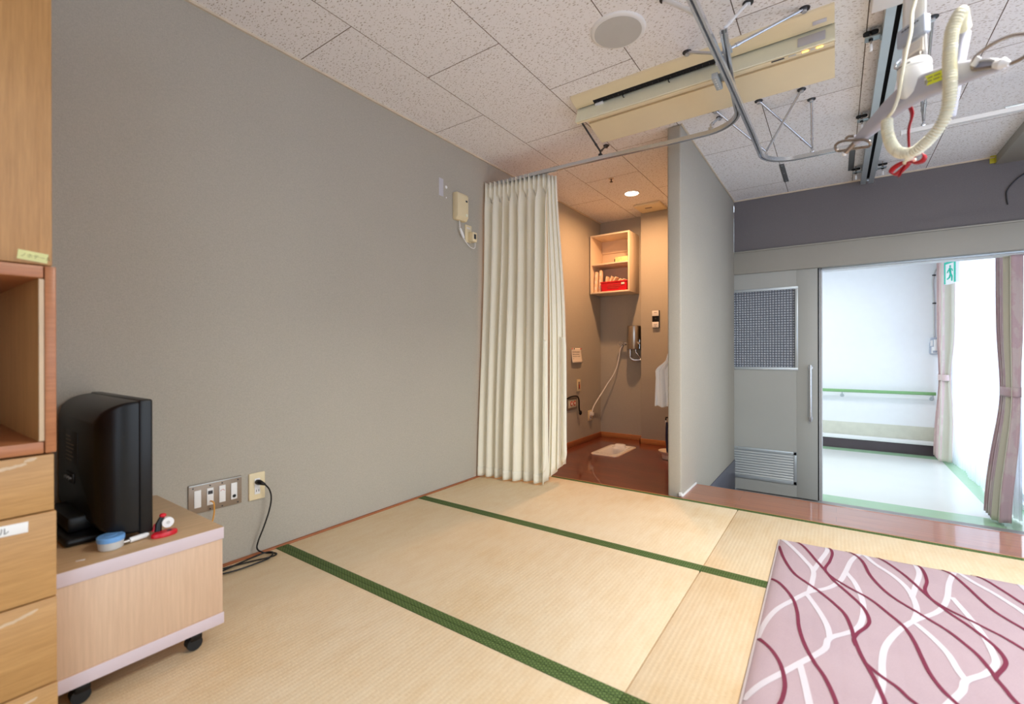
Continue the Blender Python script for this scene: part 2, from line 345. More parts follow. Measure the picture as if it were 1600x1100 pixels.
# ---------------------------------------------------------------- mesh builder
class MB:
    def __init__(s): s.v = []; s.f = []; s.mi = []; s.mats = []
    def _m(s, m):
        m = M_[m] if isinstance(m, str) else m
        if m not in s.mats: s.mats.append(m)
        return s.mats.index(m)
    def add(s, vs, fs, m):
        i = s._m(m); n = len(s.v)
        s.v += [V(p) for p in vs]; s.f += [tuple(n+k for k in f) for f in fs]; s.mi += [i]*len(fs)
        return s
    def addbm(s, bm, m):
        bm.verts.index_update()
        s.add([v.co.copy() for v in bm.verts], [[v.index for v in f.verts] for f in bm.faces], m); bm.free(); return s
    def box(s, x0, x1, y0, y1, z0, z1, m, bev=0.0, seg=2, mat=None):
        bm = bmesh.new(); bmesh.ops.create_cube(bm, size=1.0)
        for v in bm.verts:
            v.co = V(((x0+x1)/2+v.co.x*(x1-x0), (y0+y1)/2+v.co.y*(y1-y0), (z0+z1)/2+v.co.z*(z1-z0)))
        if bev > 0:
            bmesh.ops.bevel(bm, geom=bm.edges[:], offset=min(bev, 0.45*min(abs(x1-x0), abs(y1-y0), abs(z1-z0))), segments=seg, affect='EDGES', profile=0.5)
        if mat is not None: bmesh.ops.transform(bm, matrix=mat, verts=bm.verts[:])
        return s.addbm(bm, m)
    def obox(s, c, size, ax, ay, m, bev=0.0, seg=2):
        """box centred on c with its own axes"""
        ax = V(ax).normalized(); az = ax.cross(V(ay)).normalized(); ay = az.cross(ax)
        Mx = Matrix.Identity(4)
        for i in range(3): Mx[i][0], Mx[i][1], Mx[i][2], Mx[i][3] = ax[i], ay[i], az[i], c[i]
        a, b, d = (k/2 for k in size)
        return s.box(-a, a, -b, b, -d, d, m, bev, seg, Mx)
    def ring(s, c, ax, r, n, ph=0.0, r2=None):
        ax = V(ax).normalized(); t = V((0, 0, 1)) if abs(ax.z) < 0.9 else V((1, 0, 0))
        u = ax.cross(t).normalized(); w_ = u.cross(ax)
        return [V(c)+u*r*math.cos(ph+2*PI*k/n)+w_*(r2 or r)*math.sin(ph+2*PI*k/n) for k in range(n)]
    def loft(s, rings, m, cap=True, closed=False):
        n = len(rings[0]); vs = [p for r in rings for p in r]; fs = []
        R = len(rings)
        for i in range(R if closed else R-1):
            j = (i+1) % R
            for k in range(n):
                k2 = (k+1) % n; fs.append((i*n+k, i*n+k2, j*n+k2, j*n+k))
        if cap and not closed:
            fs.append(tuple(range(n-1, -1, -1))); fs.append(tuple((R-1)*n+k for k in range(n)))
        return s.add(vs, fs, m)
    def cyl(s, p0, p1, r, m, n=16, r1=None):
        p0, p1 = V(p0), V(p1); a = p1-p0
        return s.loft([s.ring(p0, a, r, n), s.ring(p1, a, r if r1 is None else r1, n)], m)
    def lathe(s, c, prof, m, n=28, axis=(0, 0, 1), sx=1.0, sy=1.0):
        """prof: (radius, height along axis)"""
        ax = V(axis).normalized(); t = V((0, 1, 0)) if abs(ax.y) < 0.9 else V((1, 0, 0))
        u = t.cross(ax).normalized(); w_ = ax.cross(u)
        rings = [[V(c)+ax*h+u*max(r, 1e-4)*sx*math.cos(2*PI*k/n)+w_*max(r, 1e-4)*sy*math.sin(2*PI*k/n) for k in range(n)] for r, h in prof]
        return s.loft(rings, m)
    def tube(s, pts, r, m, n=8, closed=False, rad=None):
        pts = [V(p) for p in pts]; N = len(pts); rings = []
        prev = None
        for i, p in enumerate(pts):
            a = pts[(i-1) % N] if (closed or i > 0) else p
            b = pts[(i+1) % N] if (closed or i < N-1) else p
            t = (b-a).normalized()
            if prev is None:
                h = V((0, 0, 1)) if abs(t.z) < 0.9 else V((1, 0, 0)); u = t.cross(h).normalized()
            else:
                u = (prev - t*prev.dot(t)).normalized()
            prev = u; w_ = t.cross(u); rr = rad[i] if rad else r
            rings.append([p+u*rr*math.cos(2*PI*k/n)+w_*rr*math.sin(2*PI*k/n) for k in range(n)])
        return s.loft(rings, m, True, closed)
    def sweep(s, prof, pts, m, closed_prof=True):
        """prof: (side, up) offsets swept along a level path"""
        pts = [V(p) for p in pts]; rings = []
        for i, p in enumerate(pts):
            t = (pts[min(i+1, len(pts)-1)]-pts[max(i-1, 0)]); t.z = 0; t.normalize()
            sd = V((t.y, -t.x, 0)); rings.append([p+sd*a+V((0, 0, b)) for a, b in prof])
        return s.loft(rings, m)
    def prism(s, poly, axis, a0, a1, m, bev=0.0):
        """poly in the two other axes (cyclic order), extruded along axis"""
        def P(u, v, a): return {'X': V((a, u, v)), 'Y': V((u, a, v)), 'Z': V((u, v, a))}[axis]
        bm = bmesh.new()
        A = [bm.verts.new(P(u, v, a0)) for u, v in poly]; B = [bm.verts.new(P(u, v, a1)) for u, v in poly]
        n = len(poly)
        bm.faces.new(A[::-1]); bm.faces.new(B)
        for k in range(n): bm.faces.new((A[k], A[(k+1) % n], B[(k+1) % n], B[k]))
        if bev: bmesh.ops.bevel(bm, geom=bm.edges[:], offset=bev, segments=2, affect='EDGES', profile=0.5)
        return s.addbm(bm, m)
    def sphere(s, c, r, m, n=16, sc=(1, 1, 1)):
        bm = bmesh.new(); bmesh.ops.create_uvsphere(bm, u_segments=n, v_segments=n//2+2, radius=1.0)
        for v in bm.verts: v.co = V((c[0]+v.co.x*r*sc[0], c[1]+v.co.y*r*sc[1], c[2]+v.co.z*r*sc[2]))
        return s.addbm(bm, m)
    def grid(s, fn, nu, nv, m):
        vs = [fn(i/nu, j/nv) for j in range(nv+1) for i in range(nu+1)]
        fs = [(j*(nu+1)+i, j*(nu+1)+i+1, (j+1)*(nu+1)+i+1, (j+1)*(nu+1)+i) for j in range(nv) for i in range(nu)]
        return s.add(vs, fs, m)
    def text(s, txt, size, o, xd, yd, m, align='LEFT'):
        cu = bpy.data.curves.new('lettering', 'FONT'); cu.body = txt; cu.size = size; cu.align_x = align; cu.extrude = 0.0002; cu.resolution_u = 3
        ob = bpy.data.objects.new('lettering', cu); COL.objects.link(ob)
        dg = bpy.context.evaluated_depsgraph_get(); me = bpy.data.meshes.new_from_object(ob.evaluated_get(dg))
        xd, yd = V(xd).normalized(), V(yd).normalized(); zd = xd.cross(yd)
        s.add([V(o)+xd*v.co.x+yd*v.co.y+zd*v.co.z for v in me.vertices], [tuple(p.vertices) for p in me.polygons], m)
        bpy.data.objects.remove(ob); bpy.data.meshes.remove(me); bpy.data.curves.remove(cu)
        return s
    def build(s, name, parent=None, smooth=0.6, solid=0.0, recalc=True, label=None, sub=0):
        me = bpy.data.meshes.new(name)
        root = parent
        off = V((0, 0, 0))
        while root is not None: off = off + root.location; root = root.parent
        lo = V((0, 0, 0))
        if parent is None:
            xs = [v.x for v in s.v]; ys = [v.y for v in s.v]; zs = [v.z for v in s.v]
            lo = V(((min(xs)+max(xs))/2, (min(ys)+max(ys))/2, min(zs)))
            off = lo
        me.from_pydata([tuple(v-off) for v in s.v], [], s.f)
        for m in s.mats: me.materials.append(m)
        me.polygons.foreach_set('material_index', s.mi)
        bm = bmesh.new(); bm.from_mesh(me)
        if recalc: bmesh.ops.recalc_face_normals(bm, faces=bm.faces[:])
        for f in bm.faces: f.smooth = True
        for ed in bm.edges:
            if len(ed.link_faces) == 2:
                if ed.calc_face_angle(0) > smooth or ed.link_faces[0].material_index != ed.link_faces[1].material_index: ed.smooth = False
        bm.to_mesh(me); bm.free(); me.update()
        o = bpy.data.objects.new(name, me); COL.objects.link(o); o.location = lo; o.parent = parent
        if label: o['label'] = label
        if sub:
            md = o.modifiers.new('smooth', 'SUBSURF'); md.levels = sub; md.render_levels = sub
        if solid:
            md = o.modifiers.new('thickness', 'SOLIDIFY'); md.thickness = solid; md.offset = 0
        return o

def thing(name, label, cat, loc, group=None):
    o = bpy.data.objects.new(name, None); COL.objects.link(o); o.location = loc; o.empty_display_size = 0.05
    o['label'] = label; o['category'] = cat
    if group: o['group'] = group
    return o
def tag(o, label, cat, group=None, kind=None):
    o['label'] = label; o['category'] = cat
    if group: o['group'] = group
    if kind: o['kind'] = kind
    return o
def struct(o, label=None, cat=None):
    o['kind'] = 'structure'
    if label: o['label'] = label
    if cat: o['category'] = cat
    return o
def smooth_path(pts, n=8, closed=False):
    """Catmull-Rom through the points"""
    P = [V(p) for p in pts]; out = []; N = len(P)
    for i in range(N if closed else N-1):
        a = P[(i-1) % N] if (closed or i > 0) else P[0]*2-P[1]; b = P[i]; c = P[(i+1) % N]; d = P[(i+2) % N] if (closed or i < N-2) else P[-1]*2-P[-2]
        for k in range(n):
            t = k/n; out.append(0.5*((2*b)+(c-a)*t+(2*a-5*b+4*c-d)*t*t+(3*b-a-3*c+d)*t**3))
    if not closed: out.append(P[-1])
    return out

# ================================================================ the room
# left wall, right and back walls (with their window openings), ceiling
struct(MB().box(XL-0.1, XL, YB-0.1, 4.95, ZE, ZC+0.05, 'wall').build('wall_left'), 'grey woven wallpaper wall running the length of the tatami room', 'wall')
b = MB()
WY0, WY1, WZ1 = -0.2, 3.9, 1.98
for a in ((YB-0.1, WY0, ZE, ZC+0.05), (WY1, 4.95, ZE, ZC+0.05), (WY0, WY1, WZ1, ZC+0.05), (WY0, WY1, ZE, -0.02)):
    b.box(XR, XR+0.1, *a, 'wall')
struct(b.build('wall_right'))
b = MB()
BX0, BX1, BZ1 = -0.4, 2.2, 1.98
for a in ((XL-0.1, BX0, ZE, ZC+0.05), (BX1, XR+0.1, ZE, ZC+0.05), (BX0, BX1, BZ1, ZC+0.05), (BX0, BX1, ZE, -0.02)):
    b.box(a[0], a[1], YB-0.1, YB, a[2], a[3], 'wall')
struct(b.build('wall_back'))
def window_frame(name, axis, at, a0, a1, z0, z1, n):
    b = MB()
    def bar(u0, u1, v0, v1):
        if axis == 'X': b.box(at, at+0.05, u0, u1, v0, v1, 'frame', 0.004)
        else: b.box(u0, u1, at, at+0.05, v0, v1, 'frame', 0.004)
    bar(a0, a1, z0, z0+0.05); bar(a0, a1, z1-0.05, z1)
    for k in range(n+1):
        c = a0+0.025+(a1-a0-0.05)*k/n; bar(c-0.025, c+0.025, z0+0.05, z1-0.05)
    return struct(b.build(name))
window_frame('window_1', 'X', XR+0.03, WY0, WY1, -0.02, WZ1, 4)
window_frame('window_2', 'Y', YB-0.08, BX0, BX1, -0.02, BZ1, 4)
portal('window light', (XR+0.09, (WY0+WY1)/2, (WZ1-0.02)/2), (0, PI/2, 0), WZ1+0.02, WY1-WY0)
portal('window light', ((BX0+BX1)/2, YB-0.09, (BZ1-0.02)/2), (PI/2, 0, 0), BX1-BX0, BZ1+0.02)

# ceiling boards, 455 x 910 mm, laid in staggered rows over a backing sheet
LUM = [(0.5695, 0.940, 1.24, 2.155)]     # recessed lamp, one board long
b = MB()
for a in ((XL-0.1, 0.5695, YB-0.1, 4.95), (0.940, XR+0.1, YB-0.1, 4.95), (0.5695, 0.940, YB-0.1, 1.24), (0.5695, 0.940, 2.155, 4.95)):
    b.box(*a, ZC+0.012, ZC+0.05, 'joint')
g = 0.0011
edges = [XL]+[-1.718+0.4575*k for k in range(0, 12) if -1.718+0.4575*k < XR]+[XR]
for i in range(len(edges)-1):
    x0, x1 = edges[i], edges[i+1]
    y = 1.24 - 0.915*4 + (0.4575 if i % 2 else 0.0)
    while y < YD:
        ya, yb_ = max(y, YB), min(y+0.915, YD)
        if yb_-ya > 0.02 and not (i == 6 and any(abs(y-q[2]) < 0.02 for q in LUM)):
            mt = 'ceil'
            if i == 4 and abs(y - (1.24+0.915)) < 0.02: mt = 'ceil_new'
            bv = 0.0008
            prof0 = [(x0+g, ya+g), (x1-g, ya+g), (x1-g, yb_-g), (x0+g, yb_-g)]
            prof1 = [(x0+g+bv, ya+g+bv), (x1-g-bv, ya+g+bv), (x1-g-bv, yb_-g-bv), (x0+g+bv, yb_-g-bv)]
            b.loft([[V((p[0], p[1], ZC+0.012)) for p in prof0], [V((p[0], p[1], ZC+bv)) for p in prof0], [V((p[0], p[1], ZC)) for p in prof1]], 'joint', cap=False)
            b.add([V((p[0], p[1], ZC)) for p in prof1], [(0, 1, 2, 3)], mt)
        y += 0.915
struct(b.build('ceiling'), 'white fissured ceiling boards laid in staggered rows', 'ceiling')
for (x0, x1, y0, y1) in LUM:
    t = thing('recessed_ceiling_lamp', 'recessed white ceiling lamp out of view above the mats', 'lamp', ((x0+x1)/2, (y0+y1)/2, ZC))
    b = MB(); zt = ZC+LUMDEPTH
    b.box(x0, x0+0.004, y0, y1, ZC-0.002, zt, 'white'); b.box(x1-0.004, x1, y0, y1, ZC-0.002, zt, 'white'); b.box(x0+0.004, x1-0.004, y0, y0+0.004, ZC-0.002, zt, 'white'); b.box(x0+0.004, x1-0.004, y1-0.004, y1, ZC-0.002, zt, 'white'); b.box(x0, x1, y0, y1, zt, zt+0.01, 'white')
    b.build('lamp_housing', t)
    l = bpy.data.lights.new('room lamp', 'AREA'); l.shape = 'RECTANGLE'; l.size = x1-x0-0.03; l.size_y = y1-y0-0.03; l.energy = ROOMLAMP; l.color = ROOMLAMPCOL
    lo_ = bpy.data.objects.new('room lamp', l); COL.objects.link(lo_); lo_.location = (0, 0, LUMDEPTH-0.004); lo_.parent = t
# boxed bulkhead along the right of the room
struct(MB().box(0.947, XR, YB, YD+0.005, 2.252, ZC, 'header', 0.002).build('trim_1'))
# cream mouldings where walls meet the ceiling
b = MB(); b.box(XL, XL+0.010, YB, 4.72, ZC-0.010, ZC, 'cornice'); struct(b.build('trim_2'))
b = MB(); b.box(XP1, 0.947, YD-0.006, YD+0.006, ZC-0.010, ZC, 'cornice'); b.box(XP1, XP1+0.008, YP, YD-0.006, ZC-0.009, ZC, 'cornice')
struct(b.build('trim_3'))

# partition between room and toilet, with softened corners
b = MB(); b.box(XP0, XP1, YP, YD+0.005, ZE, ZC, 'wall', 0.012, 3)
struct(b.build('wall_partition'), 'grey papered partition between the toilet alcove and the entry', 'wall')
b = MB(); b.box(XP1, XP1+0.006, 3.295, YD+0.004, ZE, -0.118, 'darkbase', 0.002); struct(b.build('baseboard_entry'))
b = MB(); b.box(XP1, XP1+0.012, 2.93, 3.285, 0.0, 0.012, 'white', 0.003)
b.obox((XP1-0.005, YP-0.004, 0.013), (0.022, 0.016, 0.026), (1, 0, 0), (0, 1, 0), 'white', 0.005)
struct(b.build('trim_4'))

# toilet walls
b = MB(); b.box(XL, XP0, 4.72, 4.765, ZE, ZC, 'wall'); struct(b.build('wall_toilet'), 'papered back wall of the toilet alcove', 'wall')
b = MB(); b.box(-1.615, XP0, 4.57, 4.72, ZE, ZC, 'wall', 0.004); struct(b.build('wall_toilet_pier'), 'shallow boxed pier projecting from the toilet back wall', 'wall')
b = MB(); b.box(XL, XL+0.012, 2.93, 4.72, -0.03, 0.022, 'edgewood', 0.002); b.box(XL, -1.615, 4.708, 4.72, -0.03, 0.022, 'orangewood', 0.002)
b.box(-1.627, -1.615, 4.558, 4.708, -0.03, 0.022, 'orangewood', 0.002); b.box(-1.627, XP0, 4.558, 4.57, -0.03, 0.022, 'orangewood', 0.002)
struct(b.build('baseboard_toilet'))

# door wall with lintel, wall behind the sliding door, right-hand jamb
b = MB(); b.box(XP1, XR+0.1, YD+0.005, 4.95, 1.826, ZC, 'walldark'); b.box(XL, -0.10, 4.83, 4.95, ZE, 1.826, 'corwall'); b.box(1.30, XR+0.1, YD+0.005, 4.95, ZE, 1.826, 'wall')
struct(b.build('wall_front'), 'dim grey wall above the sliding door lintel', 'wall')
b = MB(); b.box(XP1, XR, YD-0.012, 4.83, 1.618, 1.815, 'header', 0.003); b.box(XP1, XR, YD-0.020, 4.80, 1.815, 1.828, 'header', 0.003)
b.box(-0.10, 1.30, 4.835, 4.95, 1.60, 1.826, 'corwall'); b.box(-0.10, 1.30, 4.80, 4.84, 1.606, 1.620, 'alu', 0.001)
struct(b.build('trim_5'), 'wide grey lintel board over the sliding door', 'lintel')
b = MB(); b.box(-0.11, -0.098, 4.822, 4.955, ZE, 1.61, 'frame', 0.002); b.box(1.288, 1.30, 4.77, 4.955, ZE, 1.61, 'frame', 0.002); struct(b.build('trim_6'))

# floors
struct(MB().box(XL, XR, YB, 2.905, ZE, -0.050, 'joint').build('floor'))
b = MB()
for a in ((XL, -1.815, 2.915, 4.72), (-1.592, XP0+0.01, 2.915, 4.72), (-1.815, -1.592, 2.915, 3.855), (-1.815, -1.592, 4.325, 4.72)): b.box(*a, ZE, -0.030, 'redwood')
struct(b.build('floor_toilet'), 'glossy red brown board floor of the toilet alcove', 'floor')
b = MB(); b.box(XP1-0.004, XR, 2.915, 3.262, ZE, 0.0, 'ledge'); b.box(XP1-0.004, XR, 3.262, 3.29, ZE, 0.001, 'ledge', 0.006)
struct(b.build('floor_ledge'), 'polished wooden ledge step between the mats and the entry', 'floor')
b = MB(); b.box(XL, XR, 2.905, 2.915, ZE, 0.001, 'orangewood'); b.box(XL, XL+0.016, YB, 2.905, -0.05, 0.006, 'edgewood', 0.001)
struct(b.build('trim_7'), 'thin wooden edging around the tatami', 'trim')
struct(MB().box(XP1, XR, 3.29, 4.83, ZE-0.05, ZE, 'entry').build('floor_entry'))
b = MB()
CX0 = -2.5
b.box(CX0, XW+0.1, 4.83, 7.70, ZE-0.06, ZE-0.004, 'joint')
b.box(CX0, 1.02, 5.06, 7.42, ZE-0.004, ZE, 'corfloor'); b.box(CX0, XW, 4.83, 5.06, ZE-0.004, ZE, 'corgreen'); b.box(CX0, XW, 7.42, YC, ZE-0.004, ZE, 'corgreen'); b.box(1.02, XW, 5.06, 7.42, ZE-0.004, ZE, 'corgreen')
struct(b.build('floor_corridor'), 'pale glossy corridor floor with green border bands', 'floor')

# corridor
CZ = 2.20
struct(MB().box(CX0, XW+0.1, YC, YC+0.08, ZE, CZ, 'corwall').build('wall_corridor'), 'white corridor wall seen through the doorway', 'wall')
b = MB()
VY0, VY1, VZ1 = 5.25, 7.50, 2.00
for a in ((4.95, VY0, ZE, CZ), (VY1, YC, ZE, CZ), (VY0, VY1, VZ1, CZ), (VY0, VY1, ZE-0.05, ZE+0.04)): b.box(XW, XW+0.1, *a, 'corwall')
struct(b.build('wall_corridor_window'))
struct(MB().box(CX0-0.08, CX0, 4.83, YC+0.08, ZE, CZ, 'corwall').build('wall_corridor_end'))
struct(MB().box(CX0-0.1, XW+0.1, 4.95, YC+0.08, CZ, CZ+0.06, 'corwall').build('ceiling_corridor'))
t = thing('added_corridor_fill_lamp', 'added fill lamp under the corridor ceiling, out of view above the lintel', 'lamp', (-0.5, 6.3, CZ))  # unseen lamp, added only to brighten the corridor
b = MB(); b.box(-1.1, 0.1, 6.15, 6.45, CZ-0.05, CZ, 'white', 0.008); b.build('lamp_housing', t)
l = bpy.data.lights.new('corridor fill light', 'AREA'); l.shape = 'RECTANGLE'; l.size = 1.1; l.size_y = 0.26; l.energy = CORRIDORFILL; l.color = (0.97, 0.98, 1.0)
lo_ = bpy.data.objects.new('corridor fill light', l); COL.objects.link(lo_); lo_.location = (0, 0, -0.055); lo_.parent = t
window_frame('window_3', 'X', XW+0.04, VY0, VY1, ZE+0.04, VZ1, 2)
portal('window light', (XW+0.095, (VY0+VY1)/2, (VZ1+ZE)/2), (0, PI/2, 0), VZ1-ZE, VY1-VY0)
b = MB()
b.box(CX0, XW, YC-0.006, YC, -0.215, -0.045, 'wains', 0.002); struct(b.build('trim_8'), 'beige wainscot band low on the corridor wall', 'trim')
b = MB(); b.box(CX0, XW, YC-0.055, YC, -0.265, -0.215, 'white', 0.004); struct(b.build('trim_9'), 'white ledge strip above the corridor skirting', 'trim')
b = MB(); b.box(CX0, XW, YC-0.012, YC, ZE, -0.265, 'plum', 0.002); struct(b.build('baseboard_corridor'), 'dark plum skirting at the foot of the corridor wall', 'baseboard')
b = MB(); b.box(XW-0.008, XW, 4.955, VY0, ZE, 0.47, 'plum', 0.002); struct(b.build('baseboard_corridor_window'))

# ---------------------------------------------------------------- sliding door
dr = thing('door_1', 'pale grey sliding door with checkered glass window and louvred vent', 'door', (-0.58, 4.79, ZE+0.01)); dr['kind'] = 'structure'
DF, DB = 4.772, 4.812
DX0, DX1 = -1.05, -0.129
gx0, gx1, gz0, gz1 = -0.985, -0.285, 0.742, 1.462
b = MB()
b.box(DX0, gx0, DF, DB, ZE+0.01, 1.618, 'door'); b.box(gx1, DX1, DF, DB, ZE+0.01, 1.618, 'door', 0.002)
b.box(gx0, gx1, DF, DB, ZE+0.01, gz0, 'door'); b.box(gx0, gx1, DF, DB, gz1, 1.618, 'door')
b.build('door_panel', dr)
b = MB()
for a in ((gx0-0.012, gx1+0.012, gz0-0.012, gz0+0.012), (gx0-0.012, gx1+0.012, gz1-0.012, gz1+0.012)): b.box(a[0], a[1], DF-0.008, DF+0.012, a[2], a[3], 'alu', 0.002)
for a in ((gx0-0.012, gx0+0.012), (gx1-0.012, gx1+0.012)): b.box(a[0], a[1], DF-0.008, DF+0.012, gz0+0.012, gz1-0.012, 'alu', 0.002)
b.build('window_frame', dr, label='silver aluminium glazing frame')
MB().box(gx0, gx1, DF+0.012, DF+0.020, gz0, gz1, 'glassreed').build('glass_pane', dr, label='dark checkered obscure glass')
b = MB()
vx0, vx1, vz0, vz1 = -0.985, -0.285, -0.280, 0.008
b.box(vx0, vx1, DF-0.004, DF+0.004, vz0, vz1, 'lavdk')
for a in ((vx0, vx1, vz0, vz0+0.028), (vx0, vx1, vz1-0.028, vz1), (vx0, vx0+0.024, vz0, vz1), (vx1-0.024, vx1, vz0, vz1)): b.box(a[0], a[1], DF-0.012, DF, a[2], a[3], 'alu', 0.002)
vent = b.build('louvre_vent', dr, label='silver louvred vent in the door foot')
for k in range(10):
    zc = vz0+0.040+k*0.0232
    MB().prism([(DF-0.014, zc-0.008), (DF-0.0125, zc-0.010), (DF-0.002, zc+0.008), (DF-0.0035, zc+0.010)], 'X', vx0+0.024, vx1-0.024, 'alu').build('louvre_slat', vent)
for x in (-0.76, -0.33):
    for z in (vz0+0.014, vz1-0.014): MB().cyl((x, DF-0.014, z), (x, DF-0.012, z), 0.004, 'steel', 8).build('screw', vent)
hx = -0.181
b = MB(); hp = [(hx, DF, 0.755), (hx, DF-0.022, 0.755), (hx, DF-0.036, 0.742), (hx, DF-0.036, 0.33), (hx, DF-0.022, 0.317), (hx, DF, 0.317)]
b.tube(smooth_path(hp, 6), 0.011, 'chrome', 12); b.cyl((hx, DF-0.003, 0.755), (hx, DF, 0.755), 0.017, 'chrome'); b.cyl((hx, DF-0.003, 0.317), (hx, DF, 0.317), 0.017, 'chrome')
b.build('door_handle', dr, label='chrome bar handle')
b = MB(); b.box(DX1, DX1+0.009, DF+0.004, DB-0.004, ZE+0.01, 1.616, 'blackmat', 0.002); b.build('door_seal', dr, label='black rubber edge seal')

# ---------------------------------------------------------------- tatami
def tatami(x0, x1, y0, y1, label, heri=(True, True)):
    cx, cy = (x0+x1)/2, (y0+y1)/2
    t = thing('tatami_mat', label, 'tatami mat', (cx, cy, -0.05), 'tatami mats of the room')
    gp = 0.0012
    b = MB(); b.box(x0+0.0022, x1-0.0022, y0+gp, y1-gp, -0.05, 0.0, 'tatami', 0.002); b.build('rush_surface', t)
    hw = 0.029
    for k, on in enumerate(heri):
        if not on: continue
        ya, yb_ = (y0+gp/2, y0+hw) if k == 0 else (y1-hw, y1-gp/2)
        b = MB(); b.box(x0+gp/2, x1-gp/2, ya, yb_, -0.045, 0.0018, 'heri', 0.001); b.build('cloth_border', t, label='green figured cloth border')
    return t
xa, xs, xb_ = XL+0.017, -0.457, 1.215
rows = [(2.017, 2.905), (1.137, 2.017), (0.257, 1.137), (-0.623, 0.257), (-1.503, -0.623)]
names = [('tatami mat reaching from the left wall to the toilet threshold', 'tatami mat beside the wooden ledge step, past the seam and under the quilt edge'),
         ('tatami mat in the middle of the floor, green borders on both long sides', 'tatami mat mostly under the pink quilt in the middle row'),
         ('nearest tatami mat, in front of the television stand', None), (None, None), (None, None)]
for (y0, y1), nm in zip(rows, names):
    for k, (x0, x1) in enumerate(((xa, xs), (xs, xb_), (xb_, XR))):
        lb = nm[k] if k < 2 else None
        tatami(x0, x1, y0, y1, lb or 'tatami mat out of sight towards the window', (True, True))

# ================================================================ quilt on the floor
WINE = [
    [(-0.213,2.405),(-0.181,2.254),(-0.137,2.123),(-0.091,2.059),(-0.049,2.008),(-0.007,1.948),(0.023,1.887),(0.038,1.808),(0.044,1.744),(0.056,1.667),(0.071,1.605),(0.085,1.549),(0.097,1.48),(0.105,1.423)],
    [(-0.171,2.531),(-0.118,2.432),(-0.07,2.308),(-0.037,2.223),(-0.007,2.135),(0.034,2.058),(0.072,1.979),(0.087,1.896),(0.079,1.844),(0.054,1.782),(0.043,1.735),(0.048,1.7)],
    [(-0.042,2.537),(-0.015,2.44),(-0.022,2.33),(-0.037,2.233),(-0.014,2.169),(0.035,2.11),(0.097,2.052),(0.14,1.976),(0.175,1.904),(0.191,1.829),(0.199,1.746),(0.207,1.671),(0.222,1.609),(0.245,1.559),(0.261,1.532)],
    [(0.067,1.623),(0.096,1.584),(0.127,1.555),(0.147,1.523),(0.164,1.503),(0.179,1.475)],
    [(-0.216,2.052),(-0.174,2.001),(-0.129,1.911),(-0.108,1.817),(-0.097,1.715),(-0.079,1.629),(-0.052,1.55),(-0.028,1.498),(-0.01,1.439),(0.001,1.389),(0.007,1.355)],
    [(-0.219,1.619),(-0.185,1.579),(-0.151,1.534),(-0.126,1.478),(-0.111,1.403),(-0.111,1.343),(-0.116,1.307),(-0.123,1.264)],
    [(-0.22,1.585),(-0.207,1.528),(-0.2,1.468),(-0.206,1.407),(-0.223,1.365)],
    [(-0.212,1.866),(-0.21,1.905),(-0.217,1.931)],
    [(0.017,2.526),(0.062,2.47),(0.09,2.397),(0.107,2.273),(0.137,2.173),(0.172,2.104),(0.214,2.049),(0.248,2.002),(0.284,1.955),(0.311,1.901),(0.332,1.849),(0.344,1.786),(0.349,1.742),(0.355,1.711),(0.361,1.673),(0.369,1.646),(0.379,1.614)],
    [(0.129,2.521),(0.174,2.444),(0.216,2.348),(0.251,2.243),(0.279,2.162),(0.309,2.093),(0.342,2.034),(0.368,1.976),(0.386,1.92),(0.39,1.863),(0.378,1.819),(0.35,1.757),(0.349,1.733)],
    [(0.259,2.541),(0.281,2.454),(0.281,2.336),(0.265,2.244),(0.275,2.176),(0.309,2.122),(0.35,2.08),(0.389,2.04),(0.418,2.011),(0.449,1.963),(0.476,1.913)],
    [(0.32,2.528),(0.365,2.472),(0.394,2.369),(0.413,2.272),(0.432,2.194),(0.458,2.141),(0.481,2.105),(0.51,2.051)],
    [(0.426,2.528),(0.462,2.481),(0.498,2.398),(0.529,2.313),(0.558,2.246)],
    [(0.562,2.537),(0.577,2.523),(0.612,2.46)]]
WHITE = [
    [(-0.214,2.51),(-0.162,2.401),(-0.111,2.291),(-0.076,2.195),(-0.075,2.079),(-0.081,1.986)],
    [(-0.038,2.527),(-0.033,2.44),(-0.056,2.307),(-0.076,2.185)],
    [(0.091,2.514),(0.053,2.394),(0.031,2.26),(0.011,2.148),(-0.025,2.059),(-0.081,1.986),(-0.127,1.888),(-0.167,1.79),(-0.191,1.682),(-0.201,1.579),(-0.212,1.48),(-0.221,1.416)],
    [(0.091,2.514),(0.127,2.411),(0.177,2.321),(0.211,2.232),(0.223,2.14),(0.221,2.046),(0.205,1.965)],
    [(0.264,2.529),(0.266,2.403),(0.243,2.273),(0.219,2.153)],
    [(0.387,2.518),(0.347,2.363),(0.318,2.206),(0.279,2.087),(0.205,1.965),(0.157,1.866),(0.12,1.756),(0.105,1.659),(0.098,1.549),(0.079,1.444),(0.067,1.397)],
    [(0.031,2.25),(0.057,2.162),(0.074,2.036),(0.072,1.914),(0.05,1.804),(-0.016,1.702),(-0.03,1.629),(-0.084,1.522),(-0.125,1.439),(-0.168,1.354),(-0.215,1.238),(-0.226,1.2)],
    [(-0.087,1.965),(-0.051,1.871),(-0.025,1.778),(-0.016,1.702)],
    [(-0.084,1.517),(-0.068,1.433),(-0.054,1.351),(-0.048,1.316)],
    [(0.387,2.518),(0.421,2.433),(0.465,2.357),(0.5,2.271),(0.511,2.234),(0.536,2.156)],
    [(0.335,2.234),(0.353,2.124),(0.368,2.001),(0.37,1.897),(0.364,1.83),(0.331,1.758),(0.281,1.69),(0.263,1.629),(0.224,1.545),(0.203,1.491)],
    [(0.206,1.952),(0.238,1.886),(0.263,1.812),(0.272,1.736),(0.281,1.69)],
    [(0.564,2.524),(0.565,2.47),(0.582,2.358)]]

